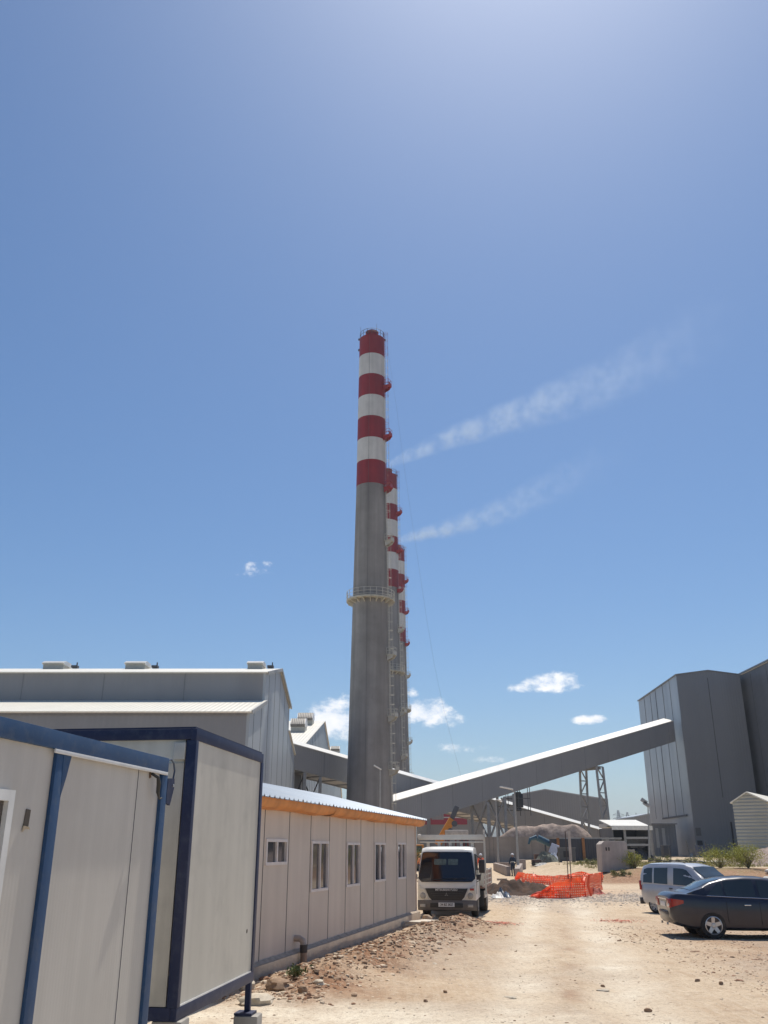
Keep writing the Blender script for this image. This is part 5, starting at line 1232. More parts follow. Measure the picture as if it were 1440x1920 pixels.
# ---------------------------------------------------------------- light truck facing the camera
def truck(loc, rz):
    r = thing('flatbed_truck', 'white light truck with wooden dropside bed parked facing the camera beside the office', 'truck', loc, rz)
    P = pm('truck_white', (.74,.73,.69), .38, 0, .05, 2, coat=.3, dirt=((.45,.38,.28), 1.3, .35))
    GREYB = pm('bumper_grey', (.13,.12,.115), .55, 0, .12, 3, dirt=((.3,.23,.16), 2, .4))
    # local x forward; nose at x = 0
    prof = [(-.03,.56),(-.0,.70),(-.01,.95),(-.06,1.20),(-.33,1.95),(-.40,2.12),(-.50,2.205),(-.70,2.245),(-1.55,2.25),(-1.66,2.16),(-1.68,.62)]
    rows = []
    for s in range(13):
        f = -1+2*s/12; rows.append([])
        for x, z in prof:
            w = .985-(.10*max(0,(z-1.15))/1.1 if z > 1.15 else 0); e = abs(f)**6; y = f*w
            rows[-1].append((x-(.07*e if x > -.6 else -.02*e), y, z-(.05*abs(f)**8 if z > 2.1 else 0)))
    m = MB().grid(rows, close=True)
    m.add(rows[0], [tuple(range(len(prof)))]); m.add(rows[-1], [tuple(range(len(prof)))[::-1]])
    cab = m.build('cab', P, r, weld=True)
    bool_cut(cab, [cyl_obj(-1.15, s*.92, .42, .50, .5) for s in (-1,1)])
    # windscreen on the inclined front
    o = Vector((-.18,0,1.60)); uy = Vector((-.27,0,.75)).normalized(); ux = Vector((0,1,0)); nn = ux.cross(uy)
    pts = rrect(1.92, .96, .10, 5, .085)
    rws = []
    def curved(mb, pts, lift, o=o, uy=uy):
        # slightly wrapped sheet following the cab's rounded corners
        n_ = 17; ys_ = [min(p[0] for p in pts)+(max(p[0] for p in pts)-min(p[0] for p in pts))*i/(n_-1) for i in range(n_)]
        def span(x):
            zs_ = []
            for (a, b), (c, d) in zip(pts, pts[1:]+pts[:1]):
                if (a-x)*(c-x) <= 0 and abs(a-c) > 1e-9: zs_.append(b+(d-b)*(x-a)/(c-a))
            return (min(zs_), max(zs_)) if zs_ else (0,0)
        R = []
        for x in ys_:
            a, b = span(min(max(x, ys_[0]+1e-4), ys_[-1]-1e-4)); R.append([o+ux*x+uy*(a+(b-a)*k/6)+nn*lift-Vector((.07*abs(x/.95)**6,0,0)) for k in range(7)])
        return mb.grid(R)
    if nn.x < 0: nn = -nn
    TG = glass('truck_glass', (.012,.013,.020), .08); TG.node_tree.nodes['Principled BSDF'].inputs['Specular IOR Level'].default_value = .35
    g = curved(MB(), pts, .014).build('windscreen', glass('truck_glass', (.012,.013,.020), .08), r, recalc=False)
    curved(MB(), rrect(1.965,1.01,.12,5,.085), .007).build('windscreen_seal', PLAST, r, recalc=False)
    # seen through the glass: rear cab window and wheel rim are suggested by pale panes
    a = MB(); plate(a, rrect(.42,.20,.03,3), o+Vector((0,-.22,0))+uy*.16+nn*.015, ux, uy, .002); plate(a, rrect(.34,.20,.03,3), o+Vector((0,.22,0))+uy*.16+nn*.015, ux, uy, .002)
    a.build('rear_window_view', pm('seen_through', (.11,.15,.14), .25, var=.4, scale=12), r)
    for s in (-1,1):
        a = MB(); b0 = o+Vector((.0,s*.35-.1,0))-uy*.44+nn*.03; a.tube([b0, b0+Vector((0,-s*.2+.28,.03)), b0+Vector((0,-s*.2+.62,.05))], .009, 5); a.build('wiper', PLAST, r)
    # grille trapezoid
    G = pm('grille_black', (.02,.02,.022), .45, 0, .2, 6)
    a = MB(); a.prism([(.002,-.72,.93),(.002,.72,.93),(.002,.60,.66),(.0,.50,.56),(.0,-.50,.56),(.002,-.60,.66)], (.018,0,0)); a.build('grille', G, r, bevel=.004)
    a = MB(); 
    for k in range(4): a.box((.024,0,.84-k*.07), (.012,1.14-k*.10,.014))
    a.build('grille_bar', pm('grille_bar',(.05,.05,.052),.5), r)
    ba = MB(); 
    for an in (90, 210, 330):
        c, s = math.cos(R_(an)), math.sin(R_(an)); d = Vector((0,c,s)); t = Vector((0,-s,c)); q = Vector((.032,0,.735)); ba.prism([q, q+d*.035+t*.02, q+d*.07, q+d*.035-t*.02], (.008,0,0))
    ba.build('emblem', pm('emblem_dull', (.20,.20,.20), .3, .6), r)
    text_mb('MITSUBISHI FUSO', .092, (.026,0,.885), (0,1,0), (0,0,1), .006, 1.05).build('lettering', pm('letter_silver', (.6,.6,.6), .4, .2), r)
    for s in (-1,1):
        a = MB(); a.prism([(-.005,s*.74,.99-.06),(-.06,s*.955,1.04),(-.075,s*.975,.60),(-.01,s*.62,.60)], (.02,0,0)); hl = a.build('headlight', pm('lamp_housing',(.62,.60,.54),.25,coat=.5), r, bevel=.004)
        MB().lathe((-.005+.008,s*.80,.70), [(.0,.03),(.085,.018),(.10,.0)], 20, axis='X').build('lens', pm('lamp_lens',(.30,.29,.27),.1,coat=.8), hl)
        MB().lathe((-.02,s*.80,.70), [(.0,.0),(.01,.0)], 6, axis='X')
        MB().box((.0,s*.86,.90), (.03,.14,.07)).build('indicator', LAMPR if s > 0 else pm('lamp_housing',(.62,.60,.54),.25,coat=.5), hl, bevel=.01)
        a = MB(); a.box((-.75, s*.978, .95), (.02,.03,.3)); 
        # side window and door
        sw = MB(); w = lambda z: s*(.985-.10*max(0,(z-1.15))/1.1+.006)
        sw.add([(-.40,w(1.28),1.28),(-1.35,w(1.28),1.28),(-1.35,w(2.0),2.0),(-.62,w(2.0),2.0)], [(0,1,2,3)] if s > 0 else [(3,2,1,0)]); sw.build('side_window', CARGL, r, recalc=False)
        a = MB(); a.tube([(-.30,s*.990,1.20),(-.30,s*.990,.75)], .006, 4).tube([(-1.42,s*.990,1.2),(-1.42,s*.992,.62)], .006, 4); a.build('door_gap', DK, r)
        # mirrors on arms
        mm = MB(); mm.box((-.18,s*1.20,1.62), (.07,.20,.42)); mr = mm.build('mirror', PLAST, r, bevel=.03)
        MB().tube([(-.34,s*.95,2.0),(-.25,s*1.18,1.85),(-.20,s*1.2,1.6),(-.25,s*1.12,1.18),(-.30,s*.99,1.12)], .014, 6).build('mirror_arm', PLAST, mr)
        MB().box((-.16,s*1.08,1.28), (.06,.15,.17)).build('small_mirror', PLAST, mr, bevel=.02)
        fo = MB(); fo.box((.072,s*.80,.40), (.02,.18,.09)); fo.build('fog_light', pm('lamp_lens2',(.4,.38,.34),.2,coat=.6), r, bevel=.01)
        wheel(r, -1.15, s*.84, .40, .22, .21, 6, s, rm=pm('steel_rim',(.25,.24,.23),.5,.3)); 
        MB().box((-1.75,s*.95,.55),(.03,.28,.5)).build('mud_flap', PLAST, r)
        wheel(r, -3.95, s*.80, .40, .42, .21, 6, s, rm=pm('steel_rim',(.25,.24,.23),.5,.3))
    # bumper with plate
    a = MB(); R = []
    for z, o_ in ((.24,-.06),(.27,.02),(.36,.05),(.50,.045),(.56,.02),(.57,-.05)): R.append([(o_-.13*(abs(y)/.99)**5, y, z) for y in [-.995+1.99*k/16 for k in range(17)]])
    a.grid(R); a.build('bumper', GREYB, r)
    MB().box((.062,0,.41), (.02,1.10,.14)).build('bumper_opening', G, r, bevel=.01)
    pl_ = MB().box((.082,0,.43), (.012,.54,.13)).build('number_plate', pm('plate_white',(.7,.7,.7),.4), r, bevel=.003)
    text_mb('34 BZ 3827', .105, (.090,.01,.43), (0,1,0), (0,0,1), .004, .86).build('plate_text', pm('plate_ink', (.02,.02,.02), .5), pl_)
    # chassis
    for s in (-1,1): MB().box((-3.1, s*.38, .66), (4.2,.08,.18)).build('chassis_rail', UNDER, r)
    MB().box((-2.5,-.72,.55),(.7,.35,.36)).build('fuel_tank', UNDER, r, bevel=.05); MB().box((-2.6,.72,.55),(.8,.35,.3)).build('battery_box', UNDER, r, bevel=.03)
    for x in (-1.15,-3.95): MB().tube([(x,-.75,.40),(x,.75,.40)], .07, 10).build('axle', UNDER, r)
    # dropside bed
    WOOD = pm('bed_wood', (.34,.215,.17), .8, 0, .2, 3, dirt=((.5,.44,.36), 2.5, .5)); FRW = pm('bed_frame', (.60,.58,.52), .5, 0, .1, 3, dirt=((.35,.28,.2), 2, .4))
    x0, x1, bwid, zf = -1.85, -5.35, 1.08, .96
    MB().box(((x0+x1)/2,0,zf-.05), (x0-x1,2*bwid,.10)).build('bed_floor', WOOD, r)
    for s in (-1,1):
        for k in range(3): MB().box(((x0+x1)/2, s*(bwid-.015), zf+.09+k*.16), (x0-x1-.04,.03,.115)).build('side_board', WOOD, r)
        a = MB()
        for k in range(4): a.box(((x0+x1)/2, s*(bwid-.012), zf+.015+k*.158), (x0-x1,.05,.04))
        a.build('side_rail', FRW, r)
        a = MB()
        for f in (0,.5,1): a.box((x0+(x1-x0)*f, s*bwid, zf+.24), (.07,.07,.56))
        a.build('bed_post', FRW, r)
        MB().box((-3.6,s*1.0,.62), (1.1,.03,.24)).build('side_guard', FRW, r)
    MB().box((x1,0,zf+.25), (.05,2*bwid,.5)).build('tailgate', WOOD, r)
    MB().box((x0,0,zf+.25), (.05,2*bwid,.5)).build('headboard', FRW, r)
    # carrying rack behind the cab
    rk = MB(); rk.box((-1.95,0,2.62), (.30,2.34,.05)); rk.box((-1.78,0,2.56),(.05,2.36,.17)); rk.box((-1.76,0,2.40), (.06,2.3,.045)); rk.build('rack_beam', FRW, r, bevel=.008)
    for y in (-.86,-.46,-.06,.34,.74): MB().box((-1.80,y,1.80), (.07,.10,1.22)).build('rack_post', FRW, r)
    MB().box((-1.86,1.17,1.75), (.06,.06,2.15)).build('stake_post', FRW, r)
    a = MB().tube([(-1.7,-1.16,2.58),(-1.95,-1.2,2.6)], .08, 8); a.build('rack_end', FRW, r)
    MB().box((-5.45,.72,.62), (.05,.4,.14)).build('tail_lamp', LAMPR, r)
    return r
tq = Vector((2.10, 32.35, 0)); 
truck(tq, R_(-90-11.0))
# ================================================================== people
def person(loc, rz, label, cloth, trou, helmet, vest=None, pose='stand'):
    r = thing('person', label, 'person', loc, rz)
    sk = pm('skin', (.32,.19,.13), .6); k = pose
    J = {'pel':(0,0,.94),'waist':(0,.0,1.08),'chest':(0,-.01,1.28),'neck0':(0,0,1.44),'neck1':(0,.01,1.52),'head':(0,.02,1.62),'htop':(0,.02,1.74)}
    # +y is forward; legs slightly apart, one step forward
    st_ = .14 if k == 'walk' else .04
    for s, nm in ((-1,'L'),(1,'R')):
        f = st_*s
        J['hip'+nm] = (s*.10,0,.90); J['knee'+nm] = (s*.12,f*.7+.03,.49); J['ank'+nm] = (s*.13,f,.08); J['toe'+nm] = (s*.15,f+.15,.035)
        J['sh'+nm] = (s*.19,-.01,1.40); 
        if k == 'hips': J['el'+nm] = (s*.36,-.06,1.14); J['wr'+nm] = (s*.24,.10,.98)
        else: J['el'+nm] = (s*.26,-.03-.3*f,1.12); J['wr'+nm] = (s*.28,.08-.6*f,.88)
    def skel(name, chains, rads, mat, sub=1, parent=r):
        vs, es, idx, rr = [], [], {}, []
        for ch in chains:
            for a, b in zip(ch, ch[1:]):
                for q in (a, b):
                    if q not in idx: idx[q] = len(vs); vs.append(J[q] if q in J else q); rr.append(rads[q] if q in rads else .0085)
                e = (idx[a], idx[b]); es.append(e)
        me = bpy.data.meshes.new(name); me.from_pydata(vs, es, []); o = bpy.data.objects.new(name, me); COL.objects.link(o)
        md = o.modifiers.new('skin', 'SKIN'); md.use_smooth_shade = True; 
        for i, v in enumerate(me.skin_vertices[0].data): v.radius = (rr[i], rr[i]); v.use_root = (i == 0)
        o.modifiers.new('sub', 'SUBSURF').levels = sub; o.modifiers['sub'].render_levels = sub
        dg = bpy.context.evaluated_depsgraph_get(); m2 = bpy.data.meshes.new_from_object(o.evaluated_get(dg)); o.modifiers.clear(); o.data = m2; bpy.data.meshes.remove(me); m2.name = name
        m2.materials.clear(); m2.materials.append(mat); o.parent = parent; return o
    rd = {'pel':.12,'waist':.11,'chest':.13,'neck0':.065,'neck1':.052,'head':.085,'htop':.055,'hipL':.085,'hipR':.085,'kneeL':.055,'kneeR':.055,'ankL':.04,'ankR':.04,'toeL':.035,'toeR':.035,'shL':.065,'shR':.065,'elL':.042,'elR':.042,'wrL':.028,'wrR':.028}
    ch = [('pel','waist','chest','neck0','neck1','head','htop')]
    for nm, s in (('L',-1),('R',1)):
        ch += [('pel','hip'+nm,'knee'+nm,'ank'+nm,'toe'+nm),('chest','sh'+nm,'el'+nm,'wr'+nm)]
        w = Vector(J['wr'+nm]); pk = (w+Vector((0,.02,-.07))).freeze() if hasattr(Vector, 'freeze') else None
        pm_ = tuple(w+Vector((0,.015,-.075))); rd[pm_] = .026; ch.append(('wr'+nm, pm_))
        for i, ln in enumerate((.075,.085,.08,.062)):
            b0 = tuple(Vector(pm_)+Vector((0,-.03+.02*i,-.022))); b1 = tuple(Vector(b0)+Vector((-s*.008,.006,-ln*.5))); b2 = tuple(Vector(b1)+Vector((-s*.02,.008,-ln*.45))); ch.append((pm_, b0, b1, b2))
        t0 = tuple(Vector(pm_)+Vector((-s*.012,.035,.02))); t1 = tuple(Vector(t0)+Vector((-s*.01,.02,-.035))); ch.append((pm_, t0, t1))
    body = skel('body', ch, rd, sk, 1)
    g = {a: b*1.22 for a, b in rd.items()}; g['sh'+'L'] = g['shR'] = .088; g['elL'] = g['elR'] = .06; g['wrL'] = g['wrR'] = .044; g['neck0'] = .075; g['pel'] = .155; g['chest'] = .165; g['waist'] = .145
    jk = skel('jacket', [('pel','waist','chest','neck0'),('chest','shL','elL','wrL'),('chest','shR','elR','wrR')], g, cloth, 1)
    g['hipL'] = g['hipR'] = .108; g['kneeL'] = g['kneeR'] = .078; g['ankL'] = g['ankR'] = .065; g['pel'] = .15
    skel('trousers', [('pel','hipL','kneeL','ankL'),('pel','hipR','kneeR','ankR')], g, trou, 1)
    for s, nm in ((-1,'L'),(1,'R')):
        a, t = Vector(J['ank'+nm]), Vector(J['toe'+nm]); m = MB().tube([a+Vector((0,-.05,.02)), a+Vector((0,-.06,-.04)), a+Vector((0,.02,-.04)), t+Vector((0,.02,-.0))], [.052,.05,.05,.036], 10); m.build('boot', pm('boot_black',(.04,.035,.03),.6), r)
    h = Vector(J['head']); m = MB()
    m.lathe(h+Vector((0,-.01,.045)), [(.150,-.008),(.150,.0),(.122,.012),(.120,.05),(.095,.10),(.05,.125),(0,.13)], 20); m.box(h+Vector((0,.13,.05)), (.14,.08,.012)); m.build('helmet', helmet, r, bevel=0)
    fc = MB(); 
    for s in (-1,1): fc.lathe(h+Vector((s*.034,.083,.02)), [(0,-.008),(.011,0),(0,.008)], 8)
    fc.build('eyes', pm('eye_dark',(.03,.025,.02),.3), r)
    MB().prism([h+Vector((-.012,.085,-.02)), h+Vector((.012,.085,-.02)), h+Vector((.004,.088,.02)), h+Vector((-.004,.088,.02))], (0,.022,0)).build('nose', sk, r); MB().box(h+Vector((0,.088,-.045)), (.045,.01,.01)).build('mouth', pm('lips',(.22,.09,.07),.6), r)
    if vest:
        v = MB(); 
        for zz in vest: v.lathe((0,-.0,zz), [(.172,-.028),(.176,0),(.172,.028)], 22)
        v.build('reflective_band', pm('reflective',(.62,.62,.58),.4), r)
    return r
def gp(px, Y): 
    q = atY(px, 1600, Y); return Vector((q.x, Y, hgt(q.x, Y)))
DKC = pm('dark_workwear', (.035,.05,.075), .85, var=.2, scale=9); ORC = pm('orange_workwear', (.85,.13,.04), .7, var=.12, scale=9)
person(gp(960.5, 80), R_(8), 'worker in dark overalls and white helmet walking away near the orange net', DKC, DKC, pm('helmet_white',(.75,.75,.74),.35), (1.12,), 'walk')
person(gp(901, 76), R_(-10), 'worker in bright orange jacket and white helmet behind the right side of the truck', ORC, pm('blue_trousers',(.05,.08,.15),.85), pm('helmet_white',(.75,.75,.74),.35), None, 'stand')
person(gp(789, 74), R_(140), 'worker in orange vest half hidden between the office corner and the truck', pm('pale_orange_vest',(.75,.28,.12),.7,var=.2,scale=8), DKC, pm('helmet_yellow',(.7,.6,.35),.35), None, 'hips')
# ================================================================== mobile crane behind the truck
def crane():
    c = gp(815, 98); r = thing('mobile_crane', 'yellow truck mounted crane with raised boom behind the white truck', 'crane', c)
    Y_ = pm('crane_yellow', (.66,.25,.03), .5, 0, .12, 3, dirt=((.3,.15,.06), 2, .4))
    b0, b1, b2 = atY(820,1584,98)-c, atY(848,1536,98)-c, atY(857,1512,98)-c
    MB().beam(b0, b1, .62, .72).build('boom', Y_, r, bevel=.03); MB().beam(b0.lerp(b1,.8), b2, .45, .5).build('boom_extension', DSTEEL, r, bevel=.02)
    MB().beam(b0.lerp(b1,.5)+Vector((.2,0,-.35)), b0+Vector((1.3,0,-.7)), .22).build('lift_cylinder', DSTEEL, r)
    for f, s_ in ((.62,.26),(.9,.3)): 
        p = b0.lerp(b1, f)+Vector((.35,-.3,-.2)); MB().lathe(p, [(0,-.12),(s_,-.12),(s_,.12),(0,.12)], 16, axis='Y').build('winch_drum', DSTEEL, r)
    MB().box((.9,0,1.15), (5.2,2.2,.5)).build('chassis', DSTEEL, r, bevel=.04)
    MB().box((1.9,0,1.75), (1.6,2.1,.75)).build('engine_cover', pm('crane_orange',(.55,.16,.04),.5), r, bevel=.05); MB().box((.2,0,1.8), (1.4,2.0,.7)).build('turntable', Y_, r, bevel=.05)
    cb = MB().box((-1.9,0,1.7), (1.5,2.1,1.6)).build('cab', Y_, r, bevel=.1); MB().box((-1.9,-1.06,2.05), (1.1,.03,.6)).build('window', CARGL, cb)
    for x in (-1.8,.7,2.4):
        for s in (-1,1): wheel(r, x, s*1.0, .5, .3, .26, 6, s, rm=pm('steel_rim',(.25,.24,.23),.5,.3))
    return r
crane()
def rack_frame():
    c = gp(857, 90); r = thing('cage_rack', 'dark red steel rack loaded with pale bundles behind the truck cab', 'steel rack', c); RD = pm('rack_red',(.16,.03,.03),.6,var=.2)
    for x in (-1.05,-.75,-.1,.3,.7,1.05): MB().box((x,0,2.7), (.14,.14,2.0)).build('bar', RD, r)
    MB().box((0,0,3.55), (2.2,.9,.5)).build('bundle', pm('bundle_pale',(.46,.42,.38),.8,var=.2,scale=3), r, bevel=.08); MB().box((.2,0,2.0), (2.0,1.0,.4)).build('bundle', pm('bundle_pale',(.46,.42,.38),.8,var=.2,scale=3), r, bevel=.06)
    MB().box((0,.1,.9), (2.4,1.2,1.7)).build('base_box', pm('base_box',(.2,.12,.10),.7), r, bevel=.03); return r
rack_frame()
# blue conveyor arm, junk, boards near the wall
c = gp(1028, 112); r = thing('mobile_conveyor', 'teal blue tubular loader arm leaning up beside the sheet fence', 'machine', c); TB = pm('teal_paint',(.035,.10,.15),.5,0,.2,3)
a0, a1 = atY(1043,1588,112)-c, atY(1008,1571,112)-c
MB().tube([a0, a1], .38, 12).build('arm', TB, r); MB().tube([a1+Vector((-.1,0,.05)), a1+Vector((-.9,0,-.15)), a1+Vector((-1.1,0,-.7))], [.3,.2,.12], 8).build('spout', TB, r)
for f in (.2,.6): MB().beam(a0.lerp(a1,f), Vector(((a0.lerp(a1,f)).x,0,0)), .18).build('leg', DSTEEL, r)
junk = [(1012,1600,105,1.2,.9,.8,(.13,.07,.05),'rusty brown drum frame among the scrap by the retaining wall','drum_frame'),(1024,1606,103,2.2,1.2,1.0,(.14,.15,.12),'olive grey covered pile of gear by the retaining wall','covered_pile'),
        (1037,1600,104,1.1,.8,.9,(.55,.57,.62),'white plastic sack pile by the sheet fence','sack_pile'),(1039,1589,106,.9,.5,1.1,(.35,.42,.62),'pale blue panel propped on the scrap pile','panel'),(1006,1612,101,1.0,.7,.5,(.10,.06,.05),'small dark red cart left of the scrap pile','cart'),(1018,1613,100,1.2,.7,.3,(.5,.48,.45),'flat pale debris on the ground before the scrap pile','debris')]
for px, py, Y, w, d, h, colr, lb, nm in junk:
    q = atY(px, py+6, Y); z = hgt(q.x, Y)
    if nm == 'panel': o = MB().box((0,0,1.3), (w,.06,h), M=Matrix.Rotation(R_(20),3,'Y')@Matrix.Rotation(R_(25),3,'X')).build(nm, pm('junk_'+nm, colr, .5), loc=(q.x, Y, z))
    elif nm in ('drum_frame','cart'):
        o = thing(nm, None, None, (q.x, Y, z)); jm = pm('junk_'+nm, colr, .7, var=.3, scale=3)
        MB().box((0,0,h*.6+.15), (w,d,h*.7)).build('body', jm, o, bevel=.05)
        for sx in (-.4,.4): MB().lathe((w*sx,-d*.5-.06,.2), [(0,-.05),(.2,-.05),(.2,.05),(0,.05)], 14, axis='Y').build('wheel', TYRE, o)
        MB().beam((w*.5,0,h*.5),(w*.5+.5,0,h+.2),.06).build('handle', jm, o)
    else: 
        o = heap(nm, lb, nm.replace('_',' '), q.x, Y, w*.75, d*.75, h*1.2, pm('junk_'+nm, colr, .8, var=.35, scale=4), px*.1, .6, z, 16)
    tag(o, lb, nm.replace('_', ' '))
def plank(name, pA, pB, w, h, mat, label, cat, grp=None, z0=0.0):
    a, b = Vector(pA), Vector(pB); c = (a+b)/2; c.z = hgt(c.x, c.y); m = MB().beam(Vector((a.x-c.x, a.y-c.y, z0+h/2)), Vector((b.x-c.x, b.y-c.y, z0+h/2)), w, h)
    o = m.build(name, mat, loc=tuple(c), bevel=min(w,h)*.06); tag(o, label, cat, grp); return o
KB_ = pm('kerb_concrete', (.36,.30,.26), .85, 0, .2, 2, dirt=((.22,.18,.16), 1.5, .4))
plank('barrier_beam', gp(927,100), gp(952,80), .35, .75, KB_, 'long low concrete barrier running towards the worker in dark clothes', 'barrier')
plank('barrier_beam', gp(930,103), gp(958,100), .35, .7, KB_, 'short concrete barrier behind the worker in dark clothes', 'barrier')
plank('barrier_beam', gp(975,96), gp(968,72), .4, .75, KB_, 'stubby concrete barrier end right of the worker in dark clothes', 'barrier')
plank('plank', gp(930,70), gp(948,70), .4, .12, pm('plank_wood',(.42,.34,.26),.85,var=.2), 'flat wooden plank lying on the sand left of the worker in dark clothes', 'plank')
q = gp(978, 100); o = MB().box((0,0,.5), (.7,.7,1.0)).build('bollard', KB_, loc=tuple(q), bevel=.04); tag(o, 'squat concrete bollard by the foot of the tall lamp post', 'bollard')
plank('timber_piece', Vector((.85,28.6,0)), Vector((1.45,29.4,0)), .55, .07, pm('pale_slab',(.58,.52,.44),.9,var=.15), 'pale flat slab lying at the far corner of the office', 'slab', z0=.06)
plank('pipe_piece', gp(1107,60), gp(1122,59.6), .06, .05, DSTEEL, 'thin dark stick lying on the sand right of the pit', 'stick')
# fence posts along the bank
for i, (px, h, lean) in enumerate(((1258,1.5,-6),(1296,2.0,-9),(1333,1.9,-12),(1388,1.9,-4),(1196,1.0,-18))):
    q = gp(px, 80); o = MB().tube([(0,0,-.1),(math.sin(R_(lean))*h,0,h)], .035, 6).build('fence_post', DSTEEL, loc=tuple(q)); tag(o, ('thin dark steel fence stake on the bank, '+('leftmost of the upright ones','before the white tower door','left of the yellow green bush','beside the pale corrugated shed','short and strongly leaning by the pale block')[i]), 'fence stake', 'stakes on the bank')
# ================================================================== vegetation
def bush(cx, cy, r, h, n, seed, label, leafs=.07, col=(.27,.27,.055), name='bush', thin=False):
    rnd = random.Random(seed); z0 = hgt(cx, cy); root = thing(name, label, 'bush' if name == 'bush' else 'weed', (cx, cy, z0))
    m = MB(); st = MB()
    for k in range(max(6, n//60)):
        a = rnd.uniform(0, 6.283); q = rnd.uniform(.2, 1)*r; tip = Vector((math.cos(a)*q, math.sin(a)*q, h*rnd.uniform(.55, 1)*(1-.3*(q/r)))); st.tube([(0,0,-.05), tip*.5+Vector((0,0,.08)), tip], [.02,.014,.006], 4)
    st.build('stem', pm('stem_green', (.16,.15,.07), .8, var=.2), root)
    clumps = [(Vector((rnd.gauss(0,.5)*r, rnd.gauss(0,.5)*r, h*rnd.uniform(.25,.85))), rnd.uniform(.25,.5)*min(r,h)) for _ in range(9)]
    for k in range(int(n*1.8)):
        c, cr = rnd.choice(clumps); p = c+Vector((rnd.gauss(0,1), rnd.gauss(0,1), rnd.gauss(0,.9)))*cr*.55
        if p.z < .02: p.z = rnd.uniform(.02,.2)
        d = Vector((rnd.gauss(0,1), rnd.gauss(0,1), rnd.gauss(.6,.8))).normalized(); s = Vector((rnd.gauss(0,1), rnd.gauss(0,1), rnd.gauss(0,1))).cross(d).normalized(); L2 = leafs*rnd.uniform(.7,1.6)
        m.add([p, p+d*L2*.5+s*L2*.18, p+d*L2, p+d*L2*.5-s*L2*.18], [(0,1,2,3)], False, rnd.choice((0,0,1)))
    m.build('foliage', [pm('leaf_'+str(int(col[0]*100)), col, .7, var=.35, scale=6), pm('leaf_b'+str(int(col[0]*100)), tuple(c*.6 for c in col), .7, var=.3, scale=6)], root, recalc=False)
    return root
for px, Y, r, h, n, lb in ((1347,72,1.5,1.35,2600,'wide yellow green bush on the bank behind the silver van'),(1400,70,1.25,1.6,2600,'tall yellow green bush on the bank near the corrugated shed'),(1187,70,.95,1.15,1500,'yellow green weed bush right of the pale concrete block'),
                           (1240,76,1.0,.7,900,'low green weeds along the bank before the dark bin'),(1291,78,1.2,.65,900,'low patch of weeds below the tall tower front'),(1160,66,.9,.4,700,'dry low weeds at the foot of the pale concrete block'),(1110,84,1.2,.45,700,'dark low weeds below the dark sheet fence'),(788,96,1.1,2.2,1500,'green bush behind the office corner')):
    q = gp(px, Y); bush(q.x, q.y, r, h, n, int(px), lb, .085, (.42,.42,.07) if h > 1 and px > 800 else (.26,.26,.09))
q = atZ(556, 1858); bush(q.x, q.y, .13, .16, 90, 5, 'small tuft of grass among the rubble by the office plinth', .07, (.13,.17,.05), 'grass_tuft')
# weeds strewn over the bank (uncountable)
def strewn(name, label, n, fx, size, mats, seed, kind='stuff', grassy=False, stone=True):
    rnd = random.Random(seed); m = MB()
    for k in range(n):
        x, y, s = fx(rnd)
        if y is None: continue
        s = s*size; z = hgt(x, y)
        if grassy:
            for b in range(5):
                a = rnd.uniform(0, 6.28); d = Vector((math.cos(a)*.4, math.sin(a)*.4, 1)); p = Vector((x+rnd.gauss(0,.05), y+rnd.gauss(0,.05), z-.02)); w = Vector((-math.sin(a), math.cos(a), 0))*s*.06
                m.add([p-w, p+w, p+d*s], [(0,1,2)], False, 0)
        else:
            # squashed, irregular stone
            a0 = rnd.uniform(0, 6.28); sx_, sy_, sz_ = s*rnd.uniform(.7,1.3), s*rnd.uniform(.6,1.1), s*rnd.uniform(.4,.8)
            vs = []
            for (r_, h_, nn) in ((.95,-.35,6),(1.0,.15,6),(.62,.62,5)):
                for i in range(nn): a = a0+6.283*i/nn+rnd.uniform(-.25,.25); q = rnd.uniform(.75,1.15); vs.append(Vector((x+math.cos(a)*r_*q*sx_, y+math.sin(a)*r_*q*sy_, z+(h_+rnd.uniform(-.12,.12))*sz_)))
            fs = [(i,(i+1)%6,6+(i+1)%6,6+i) for i in range(6)] + [(6,7,12),(7,8,13,12),(8,9,14,13),(9,10,15,14),(10,11,16,15),(11,6,12,16)] + [(12,13,14,15,16)]
            m.add(vs, fs, False, rnd.randrange(len(mats)))
    o = m.build(name, mats, recalc=False); tag(o, label, None if kind == 'stuff' else name.replace('_',' ')); o['category'] = 'gravel' if not grassy else 'grass'
    if kind: o['kind'] = kind
    return o
SM = [pm('stone_pale', (.56,.45,.33), .95, 0, .25, 9, bump=.5, bscale=25), pm('stone_brown', (.30,.20,.13), .95, 0, .3, 9, bump=.5, bscale=25), pm('stone_grey', (.42,.35,.28), .95, 0, .25, 9, bump=.5, bscale=25)]
def f_yard(r):
    y = 11+33*r.random()**1.6; x = r.uniform(-2.6, 16); 
    if noise.noise(Vector((x*.5, y*.35, 3))) < r.uniform(-.35, .35): return x, None, 0
    return x, y, abs(r.gauss(0, .5))**1.6*.9+.35
strewn('gravel', 'small loose stones scattered over the sandy yard', 15000, f_yard, .019, SM, 1)
def f_ridge(r):
    t = r.uniform(-.1, 1.05); q = RA+(RB-RA)*t; n = Vector(((RB-RA).y, -(RB-RA).x)).normalized(); o = r.gauss(-.42, .42) if r.random() < .72 else r.gauss(.35, .35); q = q+n*o; return q.x, q.y, abs(r.gauss(0,.8))**1.7+.35
strewn('broken_rubble', 'broken stone and clods heaped along the office plinth', 12000, f_ridge, .018, [SM[0], SM[1], pm('clod_brown', (.27,.15,.09), .95, var=.3, scale=9)], 2)
def f_strip(r):
    x = r.uniform(3.2, 15); y = 45.5+r.gauss(0, 2.6); return x, y, abs(r.gauss(0,.6))+.4
